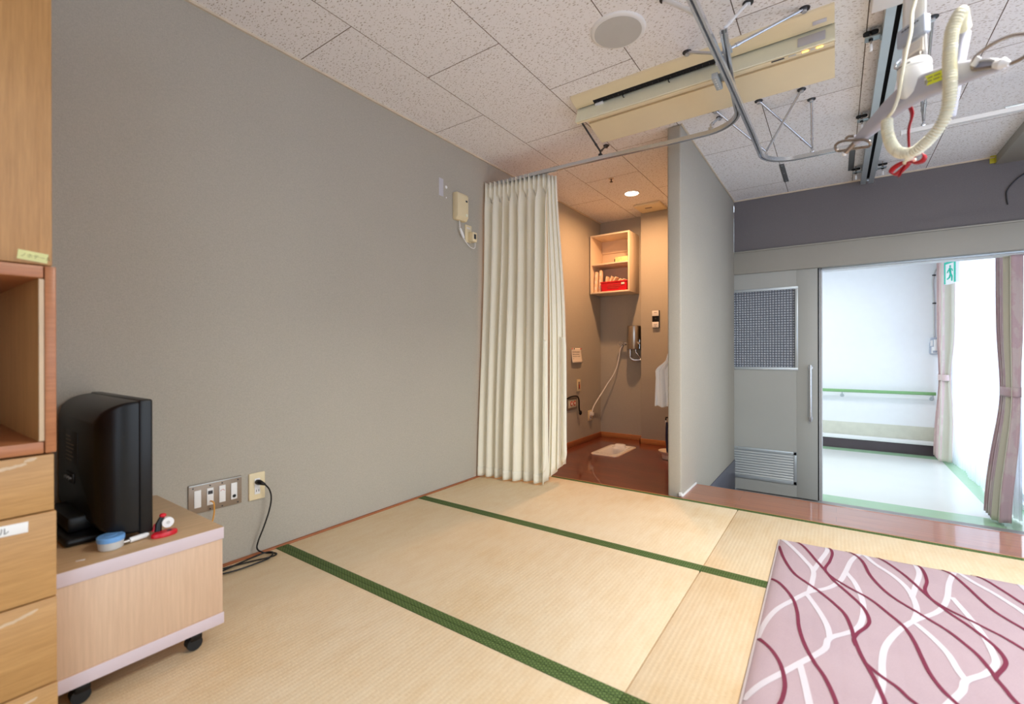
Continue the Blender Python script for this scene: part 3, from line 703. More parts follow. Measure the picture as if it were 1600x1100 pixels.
QA = math.radians(2.0)
QO = V((-0.217, 2.500, 0)); qx = V((math.cos(QA), math.sin(QA), 0)); qy = V((math.sin(math.radians(1.0)), -math.cos(math.radians(1.0)), 0))
QW, QL, QH = 1.00, 1.95, 0.026
def qp(a, b_, z): return QO+qx*a+qy*b_+V((0, 0, z))
def qtop(a, b_):
    ed = min(a, QW-a, b_, QL-b_)
    return QH - 0.012*math.exp(-max(ed, 0)/0.018) + 0.0012*math.sin(b_*17+a*3)*math.sin(a*11) - 0.0005*max(0, 1-abs(((a+0.035) % 0.07)-0.035)/0.008)
b = MB()
nu, nv = 200, 120
b.grid(lambda u, v: qp(u*QW, v*QL, qtop(u*QW, v*QL)), nu, nv, 'quilt')
# rounded side all round
outline = [(u/40*QW, 0) for u in range(40)]+[(QW, v/60*QL) for v in range(60)]+[(QW-u/40*QW, QL) for u in range(40)]+[(0, QL-v/60*QL) for v in range(60)]
def side(k, off, z):
    a, c = outline[k]; o = V((0, 0, 0))
    if a <= 0: o -= qx*off
    if a >= QW: o += qx*off
    if c <= 0: o -= qy*off
    if c >= QL: o += qy*off
    return qp(a, c, z)+o
rg = [[side(k, o_, z_) for k in range(len(outline))] for o_, z_ in ((0, 0.0145), (0.006, 0.012), (0.008, 0.008), (0.006, 0.004), (0, 0.0024))]
n = len(outline)
b.loft(rg, 'quiltedge', cap=False)
b.add([qp(0, 0, 0.0024), qp(QW, 0, 0.0024), qp(QW, QL, 0.0024), qp(0, QL, 0.0024)], [(0, 1, 2, 3)], 'quiltedge')
def inside(p):
    d = V((p[0], p[1], 0))-QO
    det = qx.x*qy.y-qx.y*qy.x
    a = (d.x*qy.y-d.y*qy.x)/det; c = (qx.x*d.y-qx.y*d.x)/det
    return a, c
def strip(line, wid, m, lift, ymax=9):
    pts = smooth_path([(x, y, 0) for x, y in line], 6)
    run = []
    def flush():
        if len(run) < 2: return
        vs = []; 
        for i, (a, c) in enumerate(run):
            a0, c0 = run[max(i-1, 0)]; a1, c1 = run[min(i+1, len(run)-1)]
            d = V((a1-a0, c1-c0)); d.normalize(); nx, ny = -d.y, d.x
            for s_ in (-1, -0.33, 0.33, 1):
                aa, cc = a+nx*s_*wid/2, c+ny*s_*wid/2
                aa = min(max(aa, 0.001), QW-0.001); cc = min(max(cc, 0.001), QL-0.001)
                vs.append(qp(aa, cc, qtop(aa, cc)+lift))
        fs = [(4*i+k, 4*i+k+1, 4*i+k+5, 4*i+k+4) for i in range(len(run)-1) for k in range(3)]
        b.add(vs, fs, m)
    for p in pts:
        a, c = inside(p)
        if 0 <= a <= QW and 0 <= c <= QL and p.y < ymax: run.append((a, c))
        else: flush(); run.clear()
    flush()
for dx, dy in ((0, 0), (0.02, -1.12), (0.55, -0.95)):
    ym = 9 if dy == 0 else 1.17
    for ln in WHITE: strip([(x+dx, y+dy) for x, y in ln], 0.017, 'whiteprint', 0.0010, ym)
    for ln in WINE: strip([(x+dx, y+dy) for x, y in ln], 0.0105, 'wine', 0.0018, ym)
q = b.build('quilt', recalc=True)
tag(q, 'thin dusty pink quilt printed with wine red and white wavy lines', 'quilt')

# ================================================================ wardrobe
WR = 0.271; WL = -0.75; XF = -1.50
t = thing('wardrobe', 'tall honey oak wardrobe with open cubby and labelled drawers at the left wall', 'wardrobe', (-1.8, -0.24, 0))
b = MB(); b.box(XL+0.02, -1.535, WL, WR-0.004, 0.0025, 0.66, 'oak', 0.002); b.box(XL+0.005, -1.545, WL, WR-0.004, 1.10, 1.93, 'oak', 0.002); b.build('carcass', t)
b = MB()
b.box(XL+0.005, -1.497, WL, WR-0.020, 1.072, 1.100, 'oakedge', 0.002); b.box(XL+0.005, -1.497, WL, WR-0.020, 0.668, 0.694, 'oakedge', 0.002)
b.box(XL+0.005, -1.495, WR-0.018, WR+0.001, 0.668, 1.100, 'oakedge', 0.002); b.box(XL+0.005, -1.495, WL, WL+0.02, 0.694, 1.072, 'oakedge', 0.002); b.box(XL+0.005, XL+0.02, WL+0.02, WR-0.018, 0.694, 1.072, 'oak')
b.box(XL+0.02, -1.505, WR-0.0275, WR-0.018, 0.694, 1.072, 'oak')
b.build('open_cubby', t, label='open cubby with rosy wood edging')
b = MB(); b.box(-1.502, -1.499, WR-0.0275, WR-0.0182, 0.696, 1.070, 'scuff', 0.001); b.build('edge_strip', t, label='pale strip inside the cubby edge')
d = MB().box(-1.545, -1.527, WL, WR, 1.106, 1.925, 'oak', 0.002).build('cupboard_door', t)
b = MB()
c0 = V((-1.5265, 0.2385, 1.1235)); ax = V((0, 1, -0.10)); ay = V((0, 0.10, 1))
b.obox(c0, (0.050, 0.022, 0.0008), ax, ay, 'yellow'); lab = b.build('paper_label', d, label='yellow handwritten paper label')
MB().text('ノホテール', 0.0105, c0+V((0.0006, 0, 0))-ax.normalized()*0.021-ay.normalized()*0.004, ax, ay, 'inkfaint').build('handwriting', d)
zs = [0.664, 0.531, 0.331, 0.131, 0.004]
for k in range(4):
    xf = (-1.503, -1.498, -1.496, -1.494)[k]; yr = (WR-0.002, WR+0.001, WR+0.001, WR+0.002)[k]
    dw = MB().box(-1.55, xf, WL, yr, zs[k+1]+0.0015, zs[k]-0.0015, 'oakY', 0.0015).build('drawer', t)
    if k == 1:
        b = MB(); lc = V((xf+0.0005, 0.178, 0.507))
        b.obox(lc, (0.095, 0.024, 0.0012), (0, 1, -0.02), (0, 0.02, 1), 'white', 0.0005); b.build('paper_label', dw, label='white label strip')
        MB().text('タオル', 0.017, lc+V((0.0009, -0.033, -0.006)), (0, 1, -0.02), (0, 0.02, 1), 'ink').build('lettering', dw)
    if k != 1:
        b = MB(); rnd = random.Random(k)
        zc = (zs[k]-0.020 if k == 0 else zs[k]-0.030)
        for j in range(4):
            yy = 0.188+0.014*j; zz = zc+(yy-0.2)*0.30+rnd.uniform(-0.003, 0.003); rr = rnd.uniform(0.006, 0.0085)
            out = [V((xf+0.0002+0.0001*j, yy+rr*(1.1+0.35*rnd.random())*math.cos(2*PI*m_/12), zz+rr*(0.35+0.25*rnd.random())*math.sin(2*PI*m_/12)+rr*0.3*math.cos(2*PI*m_/12))) for m_ in range(12)]
            b.add(out, [tuple(range(12))], 'scuff')
        b.build('worn_patch', dw, label='pale worn patch where a label was peeled off')

# ================================================================ television stand and what is on it
SX, SY0, SY1, SZ = -1.551, 0.278, 0.655, 0.362
t = thing('television_stand', 'low pale maple cabinet on castors with pinkish edge bands', 'television stand', (-1.83, 0.467, 0))
b = MB(); b.box(XL+0.022, SX+0.001, SY0, SY1, 0.325, SZ, 'mapletop', 0.0015); b.build('top_panel', t)
b = MB(); b.box(XL+0.024, SX-0.002, SY0+0.002, SY1-0.002, 0.100, 0.325, 'maple', 0.001); b.build('body', t)
b = MB(); b.box(XL+0.022, SX+0.001, SY0, SY1, 0.064, 0.100, 'maple', 0.001); b.build('base_panel', t)
b = MB(); b.box(SX+0.001, SX+0.0025, SY0, SY1, 0.326, SZ-0.001, 'pinkedge', 0.0005); b.build('edge_band', t, label='pinkish grey edge band along the top')
b = MB(); b.box(SX+0.001, SX+0.0025, SY0, SY1, 0.065, 0.099, 'pinkedge', 0.0005); b.build('edge_band', t, label='pinkish grey edge band along the base')
for x, y in ((SX-0.045, SY1-0.06), (SX-0.045, SY0+0.06), (XL+0.08, SY1-0.06), (XL+0.08, SY0+0.06)):
    b = MB(); b.cyl((x, y, 0.050), (x, y, 0.064), 0.020, 'darkmetal', 14); b.box(x-0.016, x+0.016, y-0.020, y+0.014, 0.028, 0.052, 'black', 0.006)
    b.cyl((x-0.013, y-0.006, 0.0215), (x+0.013, y-0.006, 0.0215), 0.0205, 'blackmat', 18); b.build('castor', t)
b = MB(); b.obox((-1.60, 0.335, SZ+0.0006), (0.018, 0.009, 0.0006), (0.3, 1, 0), (-1, 0.3, 0), 'paper', 0.0002); b.build('stuck_paper_scrap', t, label='scrap of white tape stuck on the top')

t = thing('television', 'black flat television turned with its back to the room', 'television', (-1.87, 0.44, SZ))
tx0, tx1, tz0, tz1 = -2.108, -1.630, 0.378, 0.764
b = MB(); b.box(tx0, tx1, 0.468, 0.500, tz0, tz1, 'black', 0.006, 3); b.build('screen_bezel', t)
MB().box(tx0+0.03, tx1-0.03, 0.4995, 0.5015, tz0+0.04, tz1-0.03, 'slot').build('screen', t)
b = MB(); rings = []
X0, X1, Z0, Z1 = tx0+0.006, tx1-0.006, tz0+0.006, tz1-0.004
ix0, ix1, iz0, iz1 = -2.085, -1.700, 0.420, 0.702
def rrect(x0, x1, z0, z1, y, r, n=6):
    o = []
    for cx, cz, a0 in ((x1-r, z1-r, 0), (x0+r, z1-r, PI/2), (x0+r, z0+r, PI), (x1-r, z0+r, 1.5*PI)):
        for k in range(n+1):
            a = a0+PI/2*k/n; o.append(V((cx+r*math.cos(a), y, cz+r*math.sin(a))))
    return o
for k in range(11):
    u = k/10; f = 1-math.sqrt(max(0, 1-u**2.2))
    y = 0.470-0.086*u
    rings.append(rrect(X0+(ix0-X0)*f, X1+(ix1-X1)*f, Z0+(iz0-Z0)*f, Z1+(iz1-Z1)*f, y, 0.008+0.004*u))
b.loft(rings, 'black'); b.build('back_shell', t, smooth=0.9)
b = MB()
for k in range(4): b.obox((-1.90, 0.437-0.011*k, (0.7478, 0.7415, 0.7335, 0.7235)[k]+0.001), (0.30, 0.003, 0.002), (1, 0, 0), (0, 1, 0.5), 'slot')
for x in (-1.86, -1.80): b.obox((x, 0.452, 0.7555), (0.006, 0.016, 0.002), (1, 0.3, 0), (-0.3, 1, 0.3), 'slot')
b.build('vent_slots', t)
for z in (0.712, 0.410): MB().obox((-1.652, 0.432, z), (0.006, 0.036, 0.012), (1, -0.6, 0), (0.6, 1, 0), 'slot', 0.002).build('grip_recess', t)
b = MB(); b.box(-1.99, -1.86, 0.3825, 0.3845, 0.56, 0.66, 'darkmetal', 0.0005)
rnd = random.Random(3)
for k in range(7): b.box(-1.985, -1.985+0.05+rnd.random()*0.06, 0.3818, 0.3826, 0.568+k*0.012, 0.571+k*0.012, 'taupe')
b.build('rating_label', t, label='faded rating label')
b = MB(); b.box(-1.98, -1.90, 0.380, 0.386, 0.50, 0.53, 'darkmetal', 0.002)
for k in range(3): b.cyl((-1.965+k*0.025, 0.374, 0.515), (-1.965+k*0.025, 0.382, 0.515), 0.005, 'steel', 10)
b.build('socket_panel', t)
b = MB(); b.box(-2.05, -1.725, 0.328, 0.47, SZ, 0.385, 'black', 0.010, 3); b.box(-2.0, -1.78, 0.345, 0.47, 0.385, 0.43, 'black', 0.008); b.build('foot', t)

TVSET = t
# small things on the stand
t = thing('plastic_tub', 'small pale tub with light blue lid beside the television foot', 'tub', (-1.632, 0.404, SZ))
MB().lathe((-1.632, 0.404, SZ), [(0.024, 0), (0.027, 0.003), (0.0285, 0.020), (0.0285, 0.022), (0.020, 0.022)], 'grey').build('tub', t)
MB().lathe((-1.632, 0.404, SZ), [(0.024, 0.0225), (0.030, 0.0225), (0.0305, 0.024), (0.0305, 0.034), (0.028, 0.036), (0.014, 0.036), (0.012, 0.0375), (0, 0.0375)], 'blue').build('lid', t)
t = thing('marker_pen', 'white marker pen lying between the blue tub and red dispenser', 'pen', (-1.628, 0.455, SZ))
a0, a1 = V((-1.628, 0.425, SZ+0.008)), V((-1.634, 0.490, SZ+0.011))
dv = (a1-a0)
b = MB(); b.tube([a0+dv*0.3, a0+dv*0.9, a1], 0.007, 'white', 12, rad=[0.0075, 0.0075, 0.004]); b.build('barrel', t)
b = MB(); b.tube([a0, a0+dv*0.28], 0.006, 'steel', 12, rad=[0.004, 0.006]); b.build('cap', t, label='silver cap')
# red correction-tape style holder: oval base with upright black and white spool
t = thing('tape_dispenser', 'red oval desk tape dispenser with black arm and white roll', 'tape dispenser', (-1.617, 0.522, SZ))
b = MB(); b.lathe((-1.615, 0.522, SZ), [(0.026, 0), (0.0285, 0.002), (0.0285, 0.010), (0.026, 0.013), (0, 0.014)], 'red', 28, (0, 0, 1), 0.62, 1.15); b.build('base', t)
b = MB(); b.lathe((-1.612, 0.533, SZ+0.0135), [(0.006, 0), (0.006, 0.0015), (0, 0.0016)], 'black', 14); b.build('thumb_hole', t)
b = MB(); b.tube([(-1.632, 0.512, SZ+0.012), (-1.633, 0.514, SZ+0.035), (-1.632, 0.522, SZ+0.052)], 0.006, 'black', 10, rad=[0.009, 0.008, 0.006]); b.build('arm', t)
b = MB(); b.cyl((-1.634, 0.534, SZ+0.034), (-1.622, 0.534, SZ+0.034), 0.015, 'white', 20); b.cyl((-1.6345, 0.534, SZ+0.034), (-1.6215, 0.534, SZ+0.034), 0.005, 'grey', 12); b.build('roll', t, label='white roll')
b = MB(); b.sphere((-1.632, 0.524, SZ+0.056), 0.009, 'red', 12, (1, 1, 0.7)); b.tube([(-1.640, 0.505, SZ+0.013), (-1.640, 0.506, SZ+0.034)], 0.004, 'red', 8, rad=[0.007, 0.002]); b.build('cap', t)

# ================================================================ wall sockets on the left wall
t = thing('wall_plate', 'wide bronze cover plate with four white modules behind the television stand', 'wall socket', (XL+0.004, 0.868, 0.245), 'wall sockets')
y0, y1, z0, z1 = 0.764, 0.966, 0.247, 0.365
b = MB(); b.box(XL, XL+0.007, y0, y1, z0, z1, 'taupe', 0.002); b.build('cover_plate', t)
b = MB(); b.box(XL+0.0065, XL+0.008, y0+0.002, y1-0.002, z1-0.006, z1-0.002, 'alu', 0.0005); b.build('plate_trim', t)
for k in range(4):
    yc = 0.796+k*0.046
    b = MB(); b.box(XL+0.0065, XL+0.010, yc-0.0125, yc+0.0125, 0.271, 0.341, 'white', 0.0015); mod = b.build('module', t)
    if k == 1:
        b = MB(); b.box(XL+0.0098, XL+0.0104, yc-0.009, yc+0.009, 0.316, 0.330, 'ink'); b.build('marking', mod)
    if k == 2:
        b = MB(); b.tube(smooth_path([(XL+0.0104, yc+0.007*math.cos(a), 0.318+0.006*math.sin(a)) for a in [PI*0.1*j for j in range(11)]], 2), 0.0009, 'inkred', 6); b.build('marking', mod)
    if k == 3:
        b = MB(); b.cyl((XL+0.0095, yc, 0.285), (XL+0.0108, yc, 0.285), 0.007, 'black', 14); b.build('socket_hole', mod)
for y in (0.78, 0.842, 0.888, 0.95):
    for z in (z0+0.008, z1-0.014): MB().cyl((XL+0.006, y, z), (XL+0.0085, y, z), 0.003, 'darkmetal', 8).build('screw', t)
c = MB(); c.tube(smooth_path([(XL+0.011, 0.842, 0.287), (XL+0.028, 0.843, 0.288), (XL+0.034, 0.846, 0.275), (XL+0.030, 0.845, 0.225), (XL+0.028, 0.82, 0.15), (XL+0.03, 0.75, 0.06), (XL+0.035, 0.66, 0.02)], 8), 0.0028, 'orange', 8)
tag(c.build('telephone_cable'), 'orange cable plugged into the bronze cover plate', 'cable')
t = thing('power_outlet', 'cream double power outlet with black plug in it', 'wall socket', (XL+0.004, 1.031, 0.24), 'wall sockets')
b = MB(); b.box(XL, XL+0.008, 0.996, 1.066, 0.243, 0.363, 'cream', 0.004, 3); b.build('cover_plate', t)
b = MB(); b.box(XL+0.007, XL+0.0105, 1.019, 1.043, 0.268, 0.338, 'white', 0.004); b.build('socket_face', t)
for z in (0.284, 0.322):
    b = MB()
    for y in (1.026, 1.036): b.box(XL+0.0102, XL+0.0108, y-0.0012, y+0.0012, z-0.005, z+0.005, 'slot')
    b.build('socket_slot', t)
b = MB(); b.tube([(XL+0.011, 1.030, 0.322), (XL+0.026, 1.031, 0.323), (XL+0.038, 1.036, 0.320), (XL+0.043, 1.048, 0.312)], 0.008, 'black', 12, rad=[0.011, 0.012, 0.009, 0.005]); plug_ = b
loop = [(XL+0.043, 1.048, 0.312), (XL+0.045, 1.066, 0.285), (XL+0.045, 1.074, 0.245), (XL+0.042, 1.066, 0.19), (XL+0.036, 1.044, 0.12), (XL+0.030, 1.022, 0.06), (XL+0.033, 1.020, 0.030), (XL+0.045, 1.045, 0.010), (XL+0.070, 1.075, 0.005), (XL+0.093, 1.070, 0.005), (XL+0.094, 1.030, 0.006), (XL+0.070, 0.96, 0.006), (XL+0.045, 0.87, 0.006), (XL+0.040, 0.80, 0.006), (XL+0.055, 0.785, 0.007),
        (XL+0.085, 0.82, 0.007), (XL+0.110, 0.90, 0.007), (XL+0.115, 0.98, 0.008), (XL+0.110, 1.03, 0.009), (XL+0.082, 1.062, 0.014), (XL+0.052, 1.05, 0.012), (XL+0.050, 1.00, 0.011), (XL+0.062, 0.92, 0.010), (XL+0.075, 0.85, 0.010), (XL+0.07, 0.78, 0.010), (XL+0.06, 0.68, 0.006)]
pc_ = MB().tube(smooth_path(loop, 8), 0.0034, 'black', 8).build('power_cord', TVSET); plug_.build('plug', pc_)

# ================================================================ call device high on the left wall
t = thing('wall_call_unit', 'cream box shaped call unit high on the wall beside the curtain', 'call unit', (XL+0.02, 2.385, 1.79))
b = MB(); b.prism([(XL, 1.796), (XL+0.030, 1.796), (XL+0.048, 1.818), (XL+0.048, 1.962), (XL+0.040, 1.978), (XL, 1.978)], 'Y', 2.325, 2.435, 'cream', 0.004); b.build('housing', t)
b = MB(); b.box(XL+0.047, XL+0.0495, 2.405, 2.423, 1.924, 1.936, 'ink', 0.001); b.build('indicator_window', t)
b = MB(); b.cyl((XL+0.044, 2.415, 1.835), (XL+0.051, 2.415, 1.835), 0.010, 'creamlt', 16); b.build('button', t)
b = MB(); p = smooth_path([(XL+0.02, 2.372, 1.797), (XL+0.022, 2.374, 1.765), (XL+0.022, 2.380, 1.735), (XL+0.023, 2.42, 1.675), (XL+0.025, 2.475, 1.635), (XL+0.030, 2.515, 1.630), (XL+0.032, 2.525, 1.650), (XL+0.030, 2.525, 1.672)], 8)
b.tube(p, 0.0026, 'white', 8); b.build('lead', t)
b = MB(); b.tube([(XL+0.022, 2.376, 1.742), (XL+0.023, 2.392, 1.715), (XL+0.024, 2.412, 1.685)], 0.009, 'white', 10, rad=[0.008, 0.010, 0.008]); b.build('inline_switch', t, label='white inline switch')
t = thing('adapter_outlet', 'cream wall outlet holding a square power adapter next to the call unit', 'wall socket', (XL+0.01, 2.50, 1.66), 'wall sockets')
b = MB(); b.box(XL, XL+0.008, 2.448, 2.516, 1.668, 1.790, 'cream', 0.003); b.build('cover_plate', t)
b = MB(); b.box(XL+0.008, XL+0.050, 2.478, 2.526, 1.672, 1.738, 'cream', 0.005); ad = b.build('power_adapter', t); b = MB(); b.box(XL+0.0498, XL+0.0506, 2.490, 2.514, 1.690, 1.724, 'ink', 0.0003); b.build('rating_label', ad)
b = MB(); b.box(XL+0.0078, XL+0.0084, 2.462, 2.50, 1.762, 1.774, 'paper'); b.build('paper_tag', t)
b = MB()
b.box(XL, XL+0.0012, 2.195, 2.235, 1.925, 2.04, 'sticker'); 
b.cyl((XL, 2.262, 1.995), (XL+0.003, 2.262, 1.995), 0.010, 'white', 10); b.cyl((XL, 2.262, 1.925), (XL+0.003, 2.262, 1.925), 0.005, 'white', 8)
tag(b.build('wall_patch_marks'), 'pale repair patch and filled screw holes beside the call unit', 'wall patch')

# ================================================================ cream curtain in front of the toilet alcove
ZT = 2.128
def lerp(a, c, t): return a+(c-a)*t
def smooth01(t): t = min(max(t, 0), 1); return t*t*(3-2*t)
NF = 7
rnd = random.Random(11); wob = [rnd.uniform(-0.4, 0.4) for _ in range(NF+3)]; amp = [rnd.uniform(0.6, 1.25) for _ in range(NF+3)]
def main_panel(u, v):
    """v = 0 at the hem, 1 at the heading"""
    ph = u*NF; k = int(ph); fr = ph-k
    w0 = lerp(wob[k], wob[k+1], smooth01(fr)); am = lerp(amp[k], amp[k+1], smooth01(fr))
    c = math.cos(2*PI*(ph+w0*(1-v)*0.6))
    head = smooth01((v-0.90)/0.07)
    A = lerp(lerp(0.050, 0.036, v)*am, 0.017, head)
    if head > 0.5: c = 1-2*abs(math.sin(2*PI*ph))**1.3
    x = lerp(lerp(XL+0.016, -1.600, u), lerp(XL+0.022, -1.612, u), v)
    bulge = 0.006*math.sin(v*5+u*9)
    yc = lerp(lerp(2.600, 2.700, u), lerp(2.675, 2.735, u), smooth01(v*1.15))
    x += 0.010*math.sin(2*PI*(ph+w0))*(1-head)*(1-0.4*v)
    z = 0.010+(ZT-0.010)*v
    if v > 0.985: z += 0.010*(1-abs(math.sin(2*PI*ph)))
    return V((max(x, XL+0.006), yc-A*c+bulge, z))
def back_panel(u, v):
    """the leading edge, folded back into the alcove and hitched a little higher"""
    z = lerp(lerp(0.03, 0.115, smooth01(u)), ZT-0.01, v)
    x = lerp(lerp(-1.632, -1.548, u), lerp(-1.625, -1.575, u), v)+0.012*math.sin(v*4)
    y = lerp(2.760, 2.86, u)+0.020*math.sin(u*3*2*PI)*lerp(1.0, 0.6, v)
    if v > 0.5: y = lerp(y, lerp(2.745, 2.80, u)+0.012*math.sin(u*6*PI), smooth01((v-0.5)*2))
    return V((x, y, z))
t = thing('alcove_curtain', 'long cream pleated curtain drawn to the left wall before the toilet alcove', 'curtain', (-1.85, 2.68, 0))
b = MB(); b.grid(main_panel, NF*24, 46, 'curtain'); o = b.build('pleated_panel', t, smooth=1.4, solid=0.0016, recalc=False)
b = MB(); b.grid(back_panel, 40, 36, 'curtain'); b.build('leading_panel', t, smooth=1.4, solid=0.0016, recalc=False)
def hem(u, v):
    p = main_panel(u, v*0.026); q_ = main_panel(min(u+0.002, 1), v*0.026); n_ = V((q_-p).cross(V((0, 0, 1)))); n_.normalize()
    return p-n_*0.0 + V((0, -0.0022, 0))
b = MB(); b.grid(lambda u, v: main_panel(u, 0.0005+v*0.030)+V((0, -0.0020, 0)), NF*24, 3, 'curtain'); b.build('hem', t, smooth=1.4, solid=0.0012, recalc=False)
for (pts, nm) in (([(-1.557, 2.815, 1.00), (-1.530, 2.800, 0.93), (-1.528, 2.800, 0.30), (-1.526, 2.800, 0.20), (-1.548, 2.815, 0.13)], 'edge_strap'), ([(-1.622, 2.690, 0.98), (-1.606, 2.672, 0.90), (-1.604, 2.664, 0.30), (-1.602, 2.652, 0.14), (-1.612, 2.650, 0.09)], 'edge_strap')):
    P = smooth_path(pts, 8); N = len(P); b = MB(); vs = []
    for i, p in enumerate(P):
        wd = 0.020*min(1, 0.25+min(i, N-1-i)/4.0); vs += [p+V((-wd*1.2, 0.006, 0)), p+V((0, -0.004, 0)), p+V((wd*0.6, 0.010, 0))]
    b.add(vs, [(3*i+k, 3*i+k+1, 3*i+k+4, 3*i+k+3) for i in range(N-1) for k in range(2)], 'curtain'); b.build(nm, t, smooth=1.5, solid=0.002, recalc=False)

# ================================================================ ceiling curtain rails
RP = [(-0.0130, 0.0), (-0.0040, 0.0), (-0.0040, 0.0035), (-0.0095, 0.0035), (-0.0095, 0.0185), (0.0095, 0.0185), (0.0095, 0.0035), (0.0040, 0.0035), (0.0040, 0.0), (0.0130, 0.0), (0.0130, 0.0220), (-0.0130, 0.0220)]
def arc(c, r, a0, a1, z, n=12): return [V((c[0]+r*math.cos(a0+(a1-a0)*k/n), c[1]+r*math.sin(a0+(a1-a0)*k/n), z)) for k in range(n+1)]
def hanger(par, foot, tops, rr=0.0062, mat='chrome', flange=True):
    b = MB(); f = V(foot)
    b.box(f.x-0.011, f.x+0.011, f.y-0.011, f.y+0.011, f.z, f.z+0.016, mat, 0.003); b.cyl(f+V((0, 0, 0.016)), f+V((0, 0, 0.034)), 0.006, mat, 10)
    b.build('hanger_foot', par)
    for p in tops:
        tp = V(p); st = f+V((0, 0, 0.030)); d = tp-st
        b = MB(); b.cyl(st, tp-d.normalized()*0.008, rr, mat, 12); b.cyl(st+d*0.18, st+d*0.22, rr*1.35, mat, 12); ob = b.build('hanger_rod', par)
        if flange:
            b = MB(); b.lathe((tp.x, tp.y, ZC), [(0, -0.004), (0.020, -0.004), (0.021, -0.002), (0.021, 0.0)], 'darkmetal', 18); b.cyl((tp.x, tp.y, ZC-0.016), (tp.x, tp.y, ZC-0.003), 0.010, mat, 12); b.build('ceiling_flange', ob)
ZA, ZB = 2.12, 2.08
t = thing('curtain_rail', 'chrome curtain rail carrying the cream curtain across the toilet alcove', 'curtain rail', (-1.2, 2.74, ZA), 'ceiling curtain rails')
ra = 0.19; cxa = -0.41
path = [V((XL+0.004, 2.705, ZA)), V((-1.6, 2.715, ZA)), V((-1.2, 2.730, ZA)), V((-0.82, 2.765, ZA))]+[V((cxa-ra+ra*math.sin(a), 2.770-ra+ra*math.cos(a), ZA)) for a in [PI/2*k/14 for k in range(15)]]+[V((-0.385, 2.25, ZA)), V((-0.352, 1.925, ZA))]
MB().sweep(RP, path, 'chrome').build('rail', t)
hanger(t, (-1.225, 2.729, ZA+0.022), [(-1.262, 2.475, ZC)], 0.0055, 'darkmetal', False)
hanger(t, (-1.2251, 2.7291, ZA+0.022), [(-1.285, 2.96, ZC)], 0.0055, 'darkmetal')
hanger(t, (-0.575, 2.768, ZA+0.022), [(-0.572, 3.00, ZC)], 0.007)
hanger(t, (-0.357, 1.97, ZA+0.022), [(-0.290, 2.08, ZC)], 0.0065, 'white')  # white colour stands in for the glare on this chrome hanger
b = MB(); b.box(-0.372, -0.350, 1.945, 2.10, ZA+0.022, ZA+0.030, 'alu', 0.001)
for k in range(8): b.cyl((-0.361, 1.96+k*0.018, ZA+0.0215), (-0.361, 1.96+k*0.018, ZA+0.0308), 0.004, 'slot', 8)
b.build('perforated_joint_plate', t)
t = thing('curtain_rail', 'chrome curtain rail bent in a hook shape below the air conditioner', 'curtain rail', (-0.38, 2.4, ZB), 'ceiling curtain rails')
rb = 0.19
path = [V((-0.408, 1.05, ZB)), V((-0.398, 1.60, ZB)), V((-0.384, 2.2, ZB)), V((-0.373, 2.8, ZB)), V((-0.371, 3.148, ZB))]+[V((-0.371+rb-rb*math.cos(a), 3.148+rb*math.sin(a), ZB)) for a in [PI/2*k/14 for k in range(1, 15)]]+[V((0.0, 3.339, ZB)), V((0.165, 3.340, ZB))]
MB().sweep(RP, path, 'chrome').build('rail', t)
hanger(t, (-0.389, 2.06, ZB+0.022), [(-0.573, 2.258, ZC), (-0.105, 2.250, ZC)], 0.0065)
hanger(t, (-0.399, 1.80, ZB+0.022), [(-0.560, 1.868, ZC)], 0.0095, 'white')  # bright glare on the hanger put into its white colour
hanger(t, (-0.352, 3.235, ZB+0.022), [(-0.578, 2.900, ZC), (-0.150, 2.935, ZC)], 0.0062)
hanger(t, (-0.118, 3.338, ZB+0.022), [(-0.355, 2.930, ZC), (-0.111, 3.082, ZC)], 0.0062)
b = MB(); b.box(-0.440, -0.414, 2.13, 2.24, ZB-0.004, ZB+0.020, 'alu', 0.002)
for k in range(5): b.cyl((-0.427, 2.145+k*0.02, ZB-0.005), (-0.427, 2.145+k*0.02, ZB), 0.003, 'white', 8)
b.box(-0.416, -0.396, 2.15, 2.22, ZB+0.020, ZB+0.024, 'alu', 0.001)
b.build('rail_joiner', t)
t = thing('curtain_rail', 'white curtain rail at the far right ceiling, beyond the hoist strap', 'curtain rail', (0.6, 3.35, 2.10), 'ceiling curtain rails')
b = MB(); b.sweep(RP, [V((0.303, 3.350, 2.10)), V((0.6, 3.350, 2.10)), V((0.93, 3.350, 2.10)), V((1.6, 3.350, 2.10))], 'offwhite'); b.build('rail', t)
MB().box(0.296, 0.303, 3.336, 3.364, 2.098, 2.124, 'white', 0.002).build('end_cap', t)
hanger(t, (0.392, 3.350, 2.122), [(0.336, 2.622, ZC), (0.325, 2.95, ZC)], 0.006)
MB().box(0.70, 0.95, 3.34, 3.36, 2.122, 2.134, 'alu', 0.002).build('joint_plate', t)

# ================================================================ air conditioner recessed in the ceiling
t = thing('air_conditioner', 'yellowed ceiling air conditioner with dark outlet slot and hanging flap', 'air conditioner', (-0.60, 2.5, ZC))
ax0, ax1 = -1.205, -0.003
b = MB(); b.prism([(2.276, ZC+0.002), (2.280, 2.303), (2.296, 2.297), (2.345, 2.280), (2.362, 2.276), (2.366, 2.283), (2.366, ZC+0.002)], 'X', ax0, ax1, 'acdeep', 0.0015); b.build('front_panel', t)
MB().box(ax0+0.01, ax1-0.01, 2.366, 2.385, 2.283, ZC+0.001, 'slot').build('hinge_recess', t)
b = MB(); b.prism([(2.334, 2.288), (2.338, 2.2815), (2.363, 2.2735), (2.369, 2.281)], 'X', -1.095, -0.405, 'slot')
for k in range(22): b.box(-1.075+k*0.0305, -1.073+k*0.0305, 2.345, 2.360, 2.2745, 2.283, 'darkmetal')
